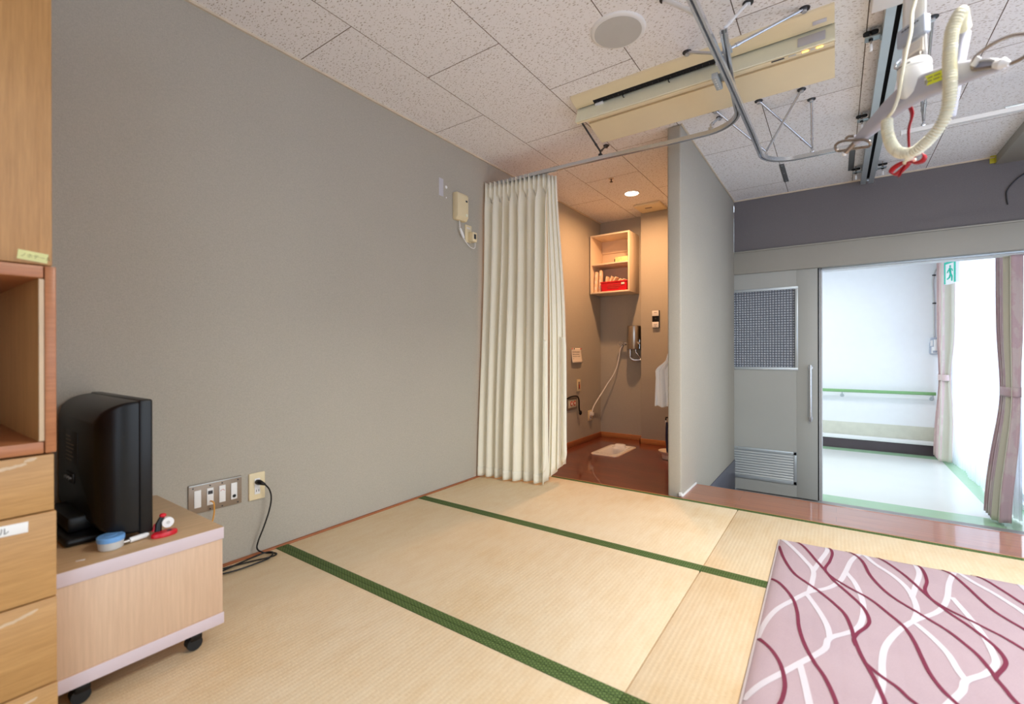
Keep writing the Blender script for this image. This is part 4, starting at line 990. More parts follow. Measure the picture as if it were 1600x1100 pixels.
b.build('outlet_slot', t, label='dark air outlet slot')
for k, x in enumerate((-0.93, -0.69)):
    b = MB(); b.tube(smooth_path([(x, 2.362, 2.276), (x, 2.360, 2.262), (x+0.006, 2.364, 2.256)], 4), 0.0022, 'black', 6); b.build('flap_hook', t)
b = MB(); b.box(-1.092, -1.045, 2.358, 2.372, 2.262, 2.276, 'white', 0.003); b.box(-0.47, -0.415, 2.358, 2.372, 2.262, 2.276, 'white', 0.003); b.build('hinge_clips', t)
# flap: curved slab hanging open, its face turned to the room
prof_o = [(2.376, 2.285), (2.368, 2.262), (2.358, 2.235), (2.348, 2.210), (2.343, 2.197)]
prof_i = [(2.349, 2.195), (2.356, 2.208), (2.367, 2.232), (2.377, 2.259), (2.384, 2.284)]
b = MB(); b.prism(prof_o+prof_i, 'X', ax0-0.001, ax1+0.001, 'creamlt'); fl = b.build('outlet_flap', t, smooth=0.9)
b = MB(); c0 = V((-0.085, 2.3565, 2.238)); b.obox(c0, (0.10, 0.050, 0.0012), (1, 0, 0), (0, 0.36, 1), 'sticker', 0.0004)
b.build('sticker', fl, label='lavender grey sticker')
b = MB(); b.obox((-0.055, 2.331, 2.2836), (0.05, 0.018, 0.0012), (1, 0, 0), (0, 1, -0.34), 'sticker', 0.0004); b.build('sticker', t, label='small lavender grey sticker')
b = MB(); b.prism([(2.385, 2.286), (2.352, 2.194), (2.362, 2.190), (2.400, 2.235), (2.470, 2.258), (2.512, 2.262), (2.512, ZC+0.001), (2.385, ZC+0.001)], 'X', ax0+0.004, ax1-0.002, 'acdeep'); b.build('centre_strip', t)
MB().box(ax0+0.003, ax1-0.003, 2.512, 2.524, 2.268, ZC+0.001, 'acgroove').build('panel_gap', t)
b = MB(); b.prism([(2.524, 2.258), (2.550, 2.249), (2.62, 2.232), (2.705, 2.213), (2.714, 2.216), (2.714, ZC+0.001), (2.524, ZC+0.001)], 'X', ax0, ax1, 'acdeep'); b.build('intake_panel', t, smooth=0.3)
for x0, w_, m in ((-0.235, 0.05, 'ink'), (-0.17, 0.03, 'grey'), (-0.118, 0.022, 'led'), (-0.090, 0.018, 'grey'), (-0.066, 0.022, 'led')):
    b = MB(); b.box(x0, x0+w_, 2.3535, 2.3600, 2.1895, 2.1925, m, 0.0005); b.build('indicator_lamp' if m == 'led' else 'control_mark', t)

# ================================================================ other ceiling fittings
t = thing('ceiling_speaker', 'round white ceiling speaker near the air conditioner', 'speaker', (-0.783, 1.930, ZC))
b = MB(); b.lathe((-0.783, 1.930, ZC), [(0.103, -0.010), (0.112, -0.008), (0.118, -0.003), (0.119, 0.0)], 'white', 48); b.lathe((-0.783, 1.930, ZC), [(0.0, -0.0115), (0.060, -0.0115), (0.098, -0.0105), (0.103, -0.0098), (0.103, -0.004)], 'offwhite', 48)
b.build('rim', t)
MB().lathe((-0.783, 1.930, ZC), [(0.0, -0.0128), (0.06, -0.0126), (0.1015, -0.0112), (0.1015, -0.0105)], 'grey', 48).build('grille', t, label='light grey grille')
b = MB(); b.box(-0.352, -0.318, 4.015, 4.455, ZC-0.003, ZC, 'greyplate', 0.001)
for y in (4.05, 4.23, 4.42): b.cyl((-0.335, y, ZC-0.0045), (-0.335, y, ZC-0.002), 0.005, 'alu', 8)
tag(b.build('ceiling_strip'), 'dark grey strip screwed to the ceiling beyond the curved rail', 'ceiling strip')
b = MB(); b.box(0.078, 0.112, 3.98, 4.47, ZC-0.003, ZC, 'greyplate', 0.001); tag(b.build('ceiling_strip'), 'dark grey strip on the ceiling next to the hoist track end', 'ceiling strip')
b = MB(); b.box(0.362, 0.43, 4.24, 4.29, ZC-0.006, ZC, 'darkmetal', 0.002); b.cyl((0.40, 4.265, ZC-0.012), (0.40, 4.265, ZC-0.005), 0.006, 'black', 8); tag(b.build('ceiling_clip'), 'small dark clip on the ceiling right of the hoist track', 'clip')

# ================================================================ ceiling hoist: track, motor, strap, spreader bar
t = thing('hoist_track', 'twin flanged aluminium hoist track along the ceiling', 'hoist track', (0.205, 3.0, 2.25))
hx0, hx1 = 0.164, 0.248
b = MB(); b.prism([(hx0, 2.25), (0.197, 2.25), (0.197, 2.256), (0.172, 2.256), (0.172, 2.290), (0.240, 2.290), (0.240, 2.256), (0.215, 2.256), (0.215, 2.25), (hx1, 2.25), (hx1, 2.298), (hx0, 2.298)], 'Y', -0.6, 4.70, 'alu', 0); b.build('track_profile', t)
MB().box(0.172, 0.240, -0.6, 4.68, 2.289, 2.2905, 'slot').build('track_inside', t)
b = MB(); b.box(0.195, 0.217, 4.60, 4.63, 2.247, 2.262, 'alu', 0.003); b.cyl((0.206, 4.615, 2.243), (0.206, 4.615, 2.248), 0.006, 'chrome', 8); b.build('end_stop', t)
for y in (1.3, 2.555, 3.43, 4.40):
    for sx, xx in ((-1, hx0), (1, hx1)):
        if sx > 0 and y != 4.40: continue
        b = MB(); xo = xx+sx*0.060
        b.box(min(xx, xo), max(xx, xo), y-0.020, y+0.020, 2.262, 2.268, 'zinc', 0.001); b.box(min(xx-sx*0.0, xx+sx*0.006), max(xx, xx+sx*0.006), y-0.020, y+0.020, 2.255, 2.292, 'zinc', 0.001)
        br = b.build('support_bracket', t)
        xc = xx+sx*0.038
        b = MB(); b.cyl((xc, y, 2.232), (xc, y, ZC), 0.004, 'steel', 10); b.build('threaded_rod', br)
        b = MB(); b.cyl((xc, y, 2.268), (xc, y, 2.276), 0.009, 'black', 6); b.cyl((xc, y, 2.255), (xc, y, 2.262), 0.009, 'black', 6); b.cyl((xc-0.012, y, 2.286), (xc-0.012, y, 2.294), 0.016, 'blackmat', 14); b.cyl((xc+0.012, y, 2.286), (xc+0.012, y, 2.294), 0.016, 'blackmat', 14); b.build('lock_nuts', br)
        b = MB(); b.cyl((xc, y, 2.210), (xc, y, 2.240), 0.006, 'white', 10); b.build('rod_cap', br, label='white rod cap')
t = thing('hoist_motor', 'white hoist motor housing under the ceiling track', 'hoist motor', (0.205, 1.7, 2.10))
b = MB(); b.box(0.100, 0.312, 1.30, 2.088, 2.10, 2.235, 'offwhite', 0.008, 3); b.build('housing', t)
b = MB()
for k in range(4): b.box(0.0988, 0.1004, 2.0+0.018*k, 2.008+0.018*k, 2.13, 2.16, 'slot')
b.build('vent_slots', t)
for y in (1.45, 1.95): MB().box(0.199, 0.213, y-0.05, y+0.05, 2.235, 2.286, 'lavdk', 0.002).build('trolley', t)
Lx, Ly = 0.053, 1.81; dx_, dy_ = 0.65921, -0.75196; nx_, ny_ = -0.75196, -0.65921
def H(a, z, o=0.0): return V((Lx+dx_*a+nx_*o, Ly+dy_*a+ny_*o, z))
D3 = V((dx_, dy_, 0)); N3 = V((nx_, ny_, 0))
t = thing('lifting_strap', 'white webbing lifting strap with grey buckle hanging from the hoist motor', 'strap', tuple(H(0.19, 1.70)))
b = MB()
b.grid(lambda u, v: H(lerp(0.158, 0.222, u), lerp(1.690, 2.10, v), 0.004*math.sin(v*6)), 6, 20, 'white'); b.build('webbing', t, solid=0.003)
b = MB(); b.obox(H(0.188, 1.772, 0.004), (0.080, 0.050, 0.022), D3, (0, 0, 1), 'lavdk', 0.005, 3); b.build('buckle', t, label='blue grey plastic buckle')
b = MB(); 
for k in range(6): b.obox(H(0.168+k*0.0085, 1.786, 0.0156), (0.006, 0.003, 0.0008), D3, (0, 0, 1), 'ink')
for k in range(5): b.obox(H(0.170+k*0.009, 1.776, 0.0156), (0.006, 0.0022, 0.0008), D3, (0, 0, 1), 'grey')
b.build('buckle_lettering', t)
b = MB(); b.obox(H(0.190, 1.722, 0.008), (0.058, 0.034, 0.0015), D3, (0, 0, 1), 'paper'); lb = b.build('sewn_label', t)
b = MB()
for k in range(4): b.obox(H(0.192, 1.733-k*0.005, 0.0092), (0.044-k*0.003, 0.0018, 0.0006), D3, (0, 0, 1), 'sticker')
b.obox(H(0.178, 1.7045, 0.0092), (0.012, 0.004, 0.0006), D3, (0, 0, 1), 'inkred'); b.build('label_print', lb)
t = thing('spreader_bar', 'pale grey curved spreader bar with metal sling hooks hanging from the strap', 'spreader bar', tuple(H(0.19, 1.60)))
prof = [(0.0, 1.559, 0.0115, 0.010), (0.035, 1.571, 0.018, 0.014), (0.072, 1.583, 0.024, 0.017), (0.110, 1.599, 0.027, 0.019), (0.150, 1.609, 0.030, 0.022), (0.19, 1.611, 0.0315, 0.024), (0.23, 1.606, 0.031, 0.022), (0.27, 1.598, 0.030, 0.019), (0.304, 1.591, 0.028, 0.017), (0.345, 1.577, 0.022, 0.014), (0.375, 1.565, 0.016, 0.012), (0.395, 1.556, 0.010, 0.009)]
b = MB(); rings = []
for a, z, hh, ht in prof:
    r_ = []
    for k in range(20):
        an = 2*PI*k/20; cs, sn = math.cos(an), math.sin(an); e = 0.55
        r_.append(H(a, z+hh*math.copysign(abs(sn)**e, sn), ht*math.copysign(abs(cs)**e, cs)))
    rings.append(r_)
b.loft(rings, 'lav'); b.build('bar', t, smooth=0.9)
b = MB(); b.lathe(H(0.187, 1.600), [(0.020, -0.012), (0.030, 0.0), (0.036, 0.020), (0.037, 0.050), (0.0375, 0.064), (0.0345, 0.066), (0.0345, 0.070), (0.037, 0.072), (0.036, 0.084), (0.032, 0.091), (0.0, 0.093)], 'white', 32, (0, 0, 1), 1.0, 1.0); sw = b.build('swivel_cone', t, label='white swivel cone')
b = MB()
for k in range(5):
    an = math.atan2(ny_, nx_)-0.45+k*0.22; b.obox(H(0.187, 1.678)+V((0.0372*math.cos(an), 0.0372*math.sin(an), 0)), (0.006, 0.0025, 0.001), (-math.sin(an), math.cos(an), 0), (0, 0, 1), 'ink')
b.build('cone_lettering', sw)
b = MB(); b.obox(H(0.187, 1.695), (0.050, 0.020, 0.030), D3, N3, 'steel', 0.003); b.tube(smooth_path([H(0.152, 1.722, 0.004), H(0.142, 1.712, 0.010), H(0.146, 1.698, 0.012), H(0.165, 1.694, 0.006)], 6), 0.0035, 'chrome', 8); b.build('clevis', t, label='steel clevis joining strap and bar')
b = MB(); lc = H(0.262, 1.604, 0.0205); b.obox(lc, (0.070, 0.026, 0.001), D3-V((0, 0, 0.19)), V((0, 0, 1))+D3*0.19, 'neon', 0.0003); lab = b.build('warning_label', t, label='fluorescent yellow warning label')
b = MB(); e1 = (D3-V((0, 0, 0.19))).normalized(); e2_ = (V((0, 0, 1))+D3*0.19).normalized()
for k, (u0, u1) in enumerate(((-0.020, -0.008), (-0.004, 0.012), (0.016, 0.030))):
    for r0 in (0.005, -0.004): b.obox(lc+N3*0.0008+e1*(u0+u1)/2+e2_*r0, ((u1-u0), 0.0028, 0.0004), e1, e2_, 'inkfaint')
b.obox(lc+N3*0.0008-e1*0.027-e2_*0.004, (0.009, 0.009, 0.0004), e1, e2_, 'inkfaint', 0.0001); b.obox(lc+N3*0.0008-e1*0.027+e2_*0.005, (0.006, 0.005, 0.0004), e1, e2_, 'paper', 0.0001); b.build('label_print', lab)
b = MB()
b.lathe(H(0.285, 1.628, 0.008), [(0.006, -0.004), (0.010, 0), (0.009, 0.004), (0, 0.005)], 'alu', 14); b.lathe(H(0.285, 1.567, 0.008), [(0, -0.005), (0.009, -0.004), (0.010, 0), (0.006, 0.004)], 'alu', 14); b.build('bolt_caps', t)
# left hook
b = MB(); lp = [H(-0.078, 1.566, 0.0), H(-0.060, 1.573, 0.018), H(-0.030, 1.572, 0.022), H(0.010, 1.558, 0.014), H(0.040, 1.545, 0.010), H(0.050, 1.533, 0.002), H(0.036, 1.528, -0.010), H(0.0, 1.540, -0.014), H(-0.040, 1.552, -0.012), H(-0.072, 1.560, -0.008)]
b.tube(smooth_path(lp, 6, True), 0.0042, 'hookmetal', 8, True); b.tube(smooth_path([H(-0.046, 1.586, -0.004), H(-0.030, 1.588, 0), H(-0.005, 1.578, 0)], 5), 0.0042, 'hookmetal', 8); b.build('sling_hook', t, label='bent steel sling hook')
b = MB(); b.cyl(H(-0.004, 1.556, 0.002), H(-0.030, 1.534, 0.012), 0.0072, 'hookmetal', 12); b.sphere(H(-0.031, 1.533, 0.0124), 0.0075, 'white', 12); b.build('hook_pin', t)
# right hook
b = MB(); lp = [H(0.345, 1.583, 0.016), H(0.348, 1.602, 0.012), H(0.372, 1.614, 0.004), H(0.405, 1.612, 0.0), H(0.432, 1.600, 0.0), H(0.458, 1.580, 0.0), H(0.462, 1.560, 0.0), H(0.444, 1.549, 0.0), H(0.415, 1.546, 0.004), H(0.380, 1.558, 0.012), H(0.352, 1.570, 0.018)]
b.tube(smooth_path(lp, 6, True), 0.0042, 'hookmetal', 8, True); b.tube(smooth_path([H(0.352, 1.586, 0.018), H(0.375, 1.578, 0.016), H(0.402, 1.558, 0.010)], 5), 0.0036, 'chrome', 8); b.build('sling_hook', t, label='bent steel sling hook')
b = MB(); b.tube([H(0.388, 1.560, 0.012), H(0.402, 1.553, 0.010), H(0.414, 1.545, 0.008)], 0.01, 'white', 14, rad=[0.008, 0.0125, 0.005]); b.obox(H(0.356, 1.586, 0.020), (0.020, 0.014, 0.006), D3+V((0, 0, 0.9)), (0, 0, 1), 'white', 0.002); b.build('hook_cap', t, label='white hook tips')

t = thing('hand_control', 'pale hand control hooked over the spreader bar on an ivory coiled cord', 'hand control', tuple(H(0.26, 1.6, -0.03)))
b = MB(); ax_ = (H(0.243, 1.51, -0.036)-H(0.282, 1.715, -0.036)).normalized()
b.obox(H(0.2635, 1.612, -0.038), (0.205, 0.020, 0.026), ax_, D3, 'lav', 0.005, 3); b.build('handset', t)
b = MB(); b.obox(H(0.270, 1.654, -0.024), (0.060, 0.012, 0.004), ax_, D3, 'lavdk', 0.001); b.build('button_panel', t)
cp = [H(0.288, 1.715, -0.030), H(0.304, 1.728, -0.005), H(0.326, 1.722, 0.025), H(0.320, 1.685, 0.040), H(0.315, 1.62, 0.042), H(0.316, 1.556, 0.042), H(0.310, 1.504, 0.040), H(0.292, 1.466, 0.040), H(0.258, 1.440, 0.040), H(0.218, 1.429, 0.040), H(0.181, 1.445, 0.040), H(0.157, 1.479, 0.040), H(0.146, 1.520, 0.040), H(0.143, 1.553, 0.038)]
cp = smooth_path(cp, 40)
P = [cp[0]]
acc = 0
dd = 0.0011
for i in range(1, len(cp)):
    seg = (cp[i]-cp[i-1]).length
    acc += seg
    if acc >= dd: P.append(cp[i]); acc = 0
s_ = 0; rad = []
for i, p in enumerate(P):
    if i: s_ += (P[i]-P[i-1]).length
    rad.append(0.0126+0.0024*math.cos(2*PI*s_/0.0066))
b = MB(); b.tube(P, 0.014, 'coil', 16, rad=rad); b.build('coiled_cord', t, smooth=1.5)
b = MB(); b.tube(smooth_path([H(0.143, 1.548, 0.038), H(0.150, 1.556, 0.042), H(0.170, 1.566, 0.046), H(0.183, 1.598, 0.044), H(0.195, 1.653, 0.045), H(0.207, 1.705, 0.045), H(0.213, 1.753, 0.038), H(0.211, 1.806, 0.032), H(0.220, 1.86, 0.026), H(0.226, 1.96, 0.022), H(0.228, 2.10, 0.02)], 8), 0.0045, 'coil', 8); b.build('straight_cord', t)
t = thing('red_ribbon', 'red satin ribbon tied in loops hanging under the spreader bar', 'ribbon', tuple(H(0.145, 1.44, -0.03)))
def ribbon(pts, wd, nm, tw=0.0):
    P = smooth_path(pts, 8); b = MB(); vs = []
    for i, p in enumerate(P):
        an = tw*i/len(P); dv_ = (D3*math.cos(an)+N3*math.sin(an))*wd/2; vs += [p-dv_, p+dv_]
    b.add(vs, [(2*i, 2*i+1, 2*i+3, 2*i+2) for i in range(len(P)-1)], 'redcloth'); return b.build(nm, t, smooth=1.5, solid=0.0012, recalc=False)
ribbon([H(0.150, 1.600, -0.022), H(0.153, 1.567, -0.03), H(0.143, 1.532, -0.03), H(0.143, 1.490, -0.03), H(0.146, 1.446, -0.03)], 0.012, 'ribbon_tail', 0.6)
def loopband(pts, wd):
    P = smooth_path(pts, 6, True); b = MB(); vs = []; N = len(P)
    for p in P: k_ = N3*0.92+V((0, 0, 0.38)); vs += [p-k_*wd/2, p+k_*wd/2]
    b.add(vs, [(2*i, 2*i+1, (2*i+3) % (2*N), (2*i+2) % (2*N)) for i in range(N)], 'redcloth'); b.build('ribbon_loop', t, smooth=1.5, solid=0.0016, recalc=False)
loopband([H(0.148, 1.437, -0.03), H(0.162, 1.447, -0.026), H(0.182, 1.446, -0.024), H(0.192, 1.434, -0.026), H(0.182, 1.424, -0.03), H(0.160, 1.426, -0.03)], 0.015)
loopband([H(0.144, 1.436, -0.03), H(0.124, 1.440, -0.026), H(0.102, 1.435, -0.024), H(0.092, 1.425, -0.026), H(0.104, 1.416, -0.03), H(0.126, 1.424, -0.03)], 0.015)
ribbon([H(0.142, 1.436, -0.026), H(0.130, 1.423, -0.026), H(0.117, 1.404, -0.026)], 0.012, 'ribbon_end', 0.3)
b = MB(); b.tube([H(0.145, 1.450, -0.03)+D3*0.009*math.cos(a)+N3*0.013*math.sin(a)+V((0, 0, -0.012+0.003*math.cos(a))) for a in [2*PI*k/16 for k in range(16)]], 0.0045, 'coil', 8, True); b.build('knot_band', t, label='cream band round the knot')

# ================================================================ toilet alcove
# wall cabinet and its contents
t = thing('wall_cabinet', 'pale open wall cabinet with one shelf high in the toilet corner', 'cabinet', (-1.895, 4.575, 1.50))
kx0, kx1, ky0, ky1, kz0, kz1 = -2.108, -1.682, 4.430, 4.718, 1.502, 2.108
M_['lamin'] = plain('pale birch laminate', srgb(232, 214, 190), 0.45, var=0.02)
th_ = 0.016
for nm, a in (('side_panel', (kx0, kx0+th_, ky0, ky1, kz0, kz1)), ('side_panel', (kx1-th_, kx1, ky0, ky1, kz0, kz1)), ('top_panel', (kx0+th_, kx1-th_, ky0, ky1, kz1-th_, kz1)), ('bottom_panel', (kx0+th_, kx1-th_, ky0, ky1, kz0, kz0+th_)), ('shelf', (kx0+th_, kx1-th_, ky0+0.004, ky1-0.006, 1.795, 1.809)), ('back_panel', (kx0+th_, kx1-th_, ky1-0.006, ky1, kz0+th_, kz1-th_)), ('hanging_rail', (kx0+th_, kx1-th_, ky1-0.022, ky1-0.006, 1.96, kz1-th_))):
    MB().box(*a, 'lamin', 0.0015).build(nm, t)
t = thing('red_basket', 'red plastic basket on the bottom board of the toilet cabinet', 'basket', (-1.80, 4.50, kz0+th_))
bx0, bx1, by0, by1, bz0, bz1 = -1.995, -1.712, 4.442, 4.60, kz0+th_, kz0+th_+0.100
def crate(b, x0, x1, y0, y1, z0, z1, m, fl=0.010, th=0.004):
    b.loft([[V(p) for p in r] for r in (
        ((x0+fl, y0+fl, z0), (x1-fl, y0+fl, z0), (x1-fl, y1-fl, z0), (x0+fl, y1-fl, z0)),
        ((x0, y0, z1), (x1, y0, z1), (x1, y1, z1), (x0, y1, z1)),
        ((x0+th, y0+th, z1), (x1-th, y0+th, z1), (x1-th, y1-th, z1), (x0+th, y1-th, z1)),
        ((x0+fl+th, y0+fl+th, z0+th), (x1-fl-th, y0+fl+th, z0+th), (x1-fl-th, y1-fl-th, z0+th), (x0+fl+th, y1-fl-th, z0+th)))], m)
b = MB(); crate(b, bx0, bx1, by0, by1, bz0, bz1, 'red'); b.build('basket_body', t)
b = MB(); b.box(bx0-0.003, bx1+0.003, by0-0.004, by0+0.002, bz1-0.012, bz1, 'red', 0.002); b.box(bx0-0.003, bx1+0.003, by1-0.002, by1+0.004, bz1-0.012, bz1, 'red', 0.002); b.build('basket_rim', t)
b = MB(); b.box(-1.772, -1.738, by0-0.003, by0+0.004, bz1-0.040, bz1-0.020, 'paper', 0.002)
for k in range(3): b.box(-1.92, -1.80+0.02*k, by0+0.0015, by0+0.006, bz0+0.030+k*0.016, bz0+0.034+k*0.016, 'inkred')
b.build('basket_print', t)
rnd = random.Random(5)
for k, (x, y, zz, tilt) in enumerate(((-2.062, 4.49, 0.10, 0.05), (-2.018, 4.50, 0.118, 0.06), (-2.04, 4.56, 0.11, 0.0))):
    h_ = (0.215, 0.230, 0.20)[k]
    b = MB(); ax = V((math.sin(tilt), 0, math.cos(tilt)))
    b.obox((x, y, kz0+th_+h_/2+0.002), (h_, 0.030, 0.045), ax, (1, 0, -math.tan(tilt)), 'towelpeach', 0.008, 3)
    for j in range(3): b.obox(V((x, y-0.0232, kz0+th_+h_/2+0.002))+ax*(-h_*0.3+j*h_*0.3), (0.030, 0.020, 0.001), ax, (1, 0, -math.tan(tilt)), 'paper', 0.0003)
    tag(b.build('towel_pack'), ('slim peach towel pack standing against the cabinet side', 'slim peach towel pack leaning next to the red basket', 'peach towel pack standing at the back of the cabinet corner')[k], 'towel pack', 'peach towel packs in the toilet cabinet')
t = thing('towel_bundle', 'loose bundle of folded peach towels rising out of the red basket', 'towels', (-1.88, 4.52, bz0+0.006))
for k in range(5):
    x = -1.975+k*0.040; an = 0.15+0.22*k
    b = MB(); b.obox((x+0.02, 4.52+0.008*(k % 2), bz0+0.085+0.006*(k % 3)+(0.010 if k < 2 else 0.004)), (0.135-0.010*k, 0.014, 0.09), (math.sin(an), 0, math.cos(an)), (math.cos(an), 0, -math.sin(an)), 'towelpeach', 0.005, 3); b.build('folded_towel', t)
b = MB(); b.box(-1.845, -1.705, 4.455, 4.53, 1.809, 1.862, 'palegreenbox', 0.006, 3); b.box(-1.853, -1.845, 4.46, 4.475, 1.809, 1.845, 'black', 0.002)
tag(b.build('printed_pack'), 'small pale green printed pack on the upper cabinet shelf', 'pack')

# downlight, vent, detector
t = thing('downlight', 'warm recessed downlight glowing in the toilet ceiling', 'downlight', (-1.490, 3.985, ZC))
b = MB(); b.lathe((-1.490, 3.985, ZC), [(0.058, -0.003), (0.064, -0.006), (0.072, -0.004), (0.074, 0.0)], 'white', 36); b.build('trim_ring', t)
MB().lathe((-1.490, 3.985, ZC), [(0.0, -0.012), (0.03, -0.0115), (0.055, -0.004), (0.058, -0.003), (0.058, -0.001)], 'lamp', 36).build('lamp_face', t, label='glowing lamp face')
l = bpy.data.lights.new('downlight lamp', 'AREA'); l.shape = 'DISK'; l.size = 0.085; l.energy = DOWNLIGHT; l.color = (1.0, 0.52, 0.24); l.spread = math.radians(170)
lo_ = bpy.data.objects.new('downlight lamp', l); COL.objects.link(lo_); lo_.location = (0, 0, -0.016); lo_.parent = t
t = thing('exhaust_vent', 'square cream exhaust vent in the toilet ceiling beside the downlight', 'vent', (-1.475, 4.44, ZC))
b = MB(); b.box(-1.600, -1.345, 4.315, 4.565, ZC-0.022, ZC, 'acdeep', 0.008, 3); b.build('cover', t)
b = MB(); b.box(-1.515, -1.450, 4.40, 4.43, ZC-0.024, ZC-0.021, 'taupe', 0.001); b.build('centre_grille', t)
t = thing('sprinkler_head', 'small brass sprinkler head in the toilet ceiling', 'sprinkler', (-1.499, 3.549, ZC))
MB().lathe((-1.499, 3.549, ZC), [(0.0, -0.005), (0.018, -0.005), (0.022, 0)], 'steel', 20).build('flange', t)
b = MB(); b.lathe((-1.499, 3.549, ZC), [(0.0, -0.030), (0.013, -0.029), (0.013, -0.027), (0.004, -0.026), (0.005, -0.006), (0.009, -0.005)], 'darkmetal', 16); b.build('deflector', t)

# flush tank, pipes, hose
t = thing('flush_cylinder', 'brushed steel flush cylinder with chrome pipes on the toilet back wall', 'flush cylinder', (-1.705, 4.60, 0.92))
b = MB(); b.lathe((-1.703, 4.618, 0.925), [(0.0, -0.003), (0.060, -0.003), (0.066, 0.0), (0.068, 0.004), (0.068, 0.226), (0.066, 0.236), (0.058, 0.241), (0.0, 0.243)], 'steel', 36); b.build('cylinder', t)
b = MB(); b.box(-1.735, -1.671, 4.684, 4.72, 0.95, 1.14, 'steel', 0.003); b.build('wall_plate', t)
b = MB(); b.tube(smooth_path([(-1.745, 4.618, 0.925), (-1.745, 4.618, 0.87), (-1.742, 4.620, 0.835), (-1.715, 4.628, 0.815), (-1.68, 4.64, 0.812), (-1.645, 4.655, 0.815), (-1.62, 4.665, 0.816)], 6), 0.016, 'chrome', 14); b.build('outlet_pipe', t)
b = MB(); b.tube(smooth_path([(-1.685, 4.618, 0.925), (-1.685, 4.618, 0.895), (-1.66, 4.63, 0.86), (-1.645, 4.655, 0.83), (-1.640, 4.70, 0.815)], 6), 0.011, 'chrome', 12); b.cyl((-1.636, 4.655, 0.812), (-1.620, 4.660, 0.812), 0.024, 'chrome', 18); b.build('branch_pipe', t)
b = MB(); b.cyl((-1.640, 4.57, 0.985), (-1.640, 4.60, 0.985), 0.012, 'chrome', 14); b.cyl((-1.640, 4.60, 0.93), (-1.640, 4.60, 1.02), 0.006, 'chrome', 10); b.build('side_lever', t)
t = thing('wall_tap', 'small chrome wall tap beside the flush cylinder', 'tap', (-1.84, 4.68, 0.98))
b = MB(); b.cyl((-1.865, 4.72, 0.981), (-1.865, 4.655, 0.981), 0.016, 'chrome', 16); b.cyl((-1.865, 4.655, 0.981), (-1.865, 4.640, 0.981), 0.023, 'chrome', 18); b.build('valve_body', t)
b = MB(); b.cyl((-1.852, 4.67, 0.981), (-1.772, 4.64, 0.985), 0.010, 'chrome', 12); b.cyl((-1.826, 4.66, 0.982), (-1.806, 4.652, 0.983), 0.018, 'chrome', 6); b.build('connector', t)
b = MB()
for k in range(5): b.box(-1.865+0.012*math.cos(k*1.257)-0.003, -1.865+0.012*math.cos(k*1.257)+0.003, 4.637, 4.641, 0.981+0.012*math.sin(k*1.257)-0.003, 0.981+0.012*math.sin(k*1.257)+0.003, 'darkmetal', 0.0005)
b.build('handle_grip', t)
b = MB(); b.tube(smooth_path([(-1.845, 4.655, 0.965), (-1.868, 4.655, 0.92), (-1.885, 4.66, 0.84), (-1.908, 4.66, 0.74), (-1.945, 4.65, 0.65), (-1.995, 4.62, 0.56), (-2.040, 4.57, 0.46), (-2.070, 4.51, 0.38), (-2.090, 4.465, 0.315), (-2.095, 4.448, 0.270), (-2.098, 4.444, 0.255)], 8), 0.0062, 'white', 10); wc_ = b.build('supply_cord', t, label='long white cord reaching down to the outlet')
b = MB(); b.box(XL+0.011, XL+0.040, 4.425, 4.465, 0.228, 0.262, 'white', 0.006); b.build('plug', wc_)
t = thing('toilet_outlet', 'cream power outlet low on the toilet side wall with white plug', 'wall socket', (XL, 4.443, 0.17), 'wall sockets')
b = MB(); b.box(XL, XL+0.008, 4.392, 4.494, 0.175, 0.285, 'cream', 0.003); b.build('cover_plate', t)
b = MB(); b.box(XL+0.0075, XL+0.011, 4.425, 4.463, 0.190, 0.272, 'white', 0.002)
for z in (0.205, 0.222): b.box(XL+0.0108, XL+0.0114, 4.435, 4.455, z, z+0.006, 'slot')
b.build('socket_face', t)
# notes, button, panel
t = thing('wall_notice', 'curled paper notice pinned on the toilet side wall', 'notice', (XL, 4.13, 0.79))
b = MB()
b.grid(lambda u, v: V((XL+0.003+0.016*(1-v)**2+0.006*math.sin(u*PI)*(1-v), lerp(4.028, 4.238, u)+0.012*(1-v)*(u-0.3), lerp(0.790, 0.935, v))), 10, 10, 'paper'); b.build('sheet', t, solid=0.0006)
b = MB()
for (y, m) in ((4.040, 'red'), (4.080, 'ink'), (4.225, 'red')): b.sphere((XL+0.006, y, 0.928), 0.007, m, 10)
b.build('pins', t)
b = MB()
for k in range(4): b.box(XL+0.0055+0.0019*k, XL+0.0062+0.0019*k+0.002, 4.05, 4.20-0.02*(k % 2), 0.895-k*0.022, 0.898-k*0.022, 'ink')
b.build('writing', t)
t = thing('call_button', 'narrow cream call button with red push on the toilet side wall', 'call button', (XL, 4.17, 0.50))
b = MB(); b.box(XL, XL+0.012, 4.135, 4.21, 0.503, 0.620, 'cream', 0.003); b.build('cover_plate', t)
MB().box(XL+0.0115, XL+0.016, 4.158, 4.188, 0.525, 0.598, 'taupe', 0.002).build('recess', t)
MB().box(XL+0.0155, XL+0.020, 4.166, 4.182, 0.530, 0.572, 'inkred', 0.002).build('push', t, label='red push')
t = thing('medical_outlet', 'bronze outlet panel with red sockets behind the curtain edge', 'wall socket', (XL, 4.04, 0.33), 'wall sockets')
b = MB(); b.box(XL, XL+0.010, 3.93, 4.132, 0.332, 0.448, 'taupe', 0.003); b.build('cover_plate', t)
b = MB(); b.box(XL+0.009, XL+0.012, 3.95, 4.112, 0.352, 0.430, 'beige', 0.002); b.build('inner_plate', t)
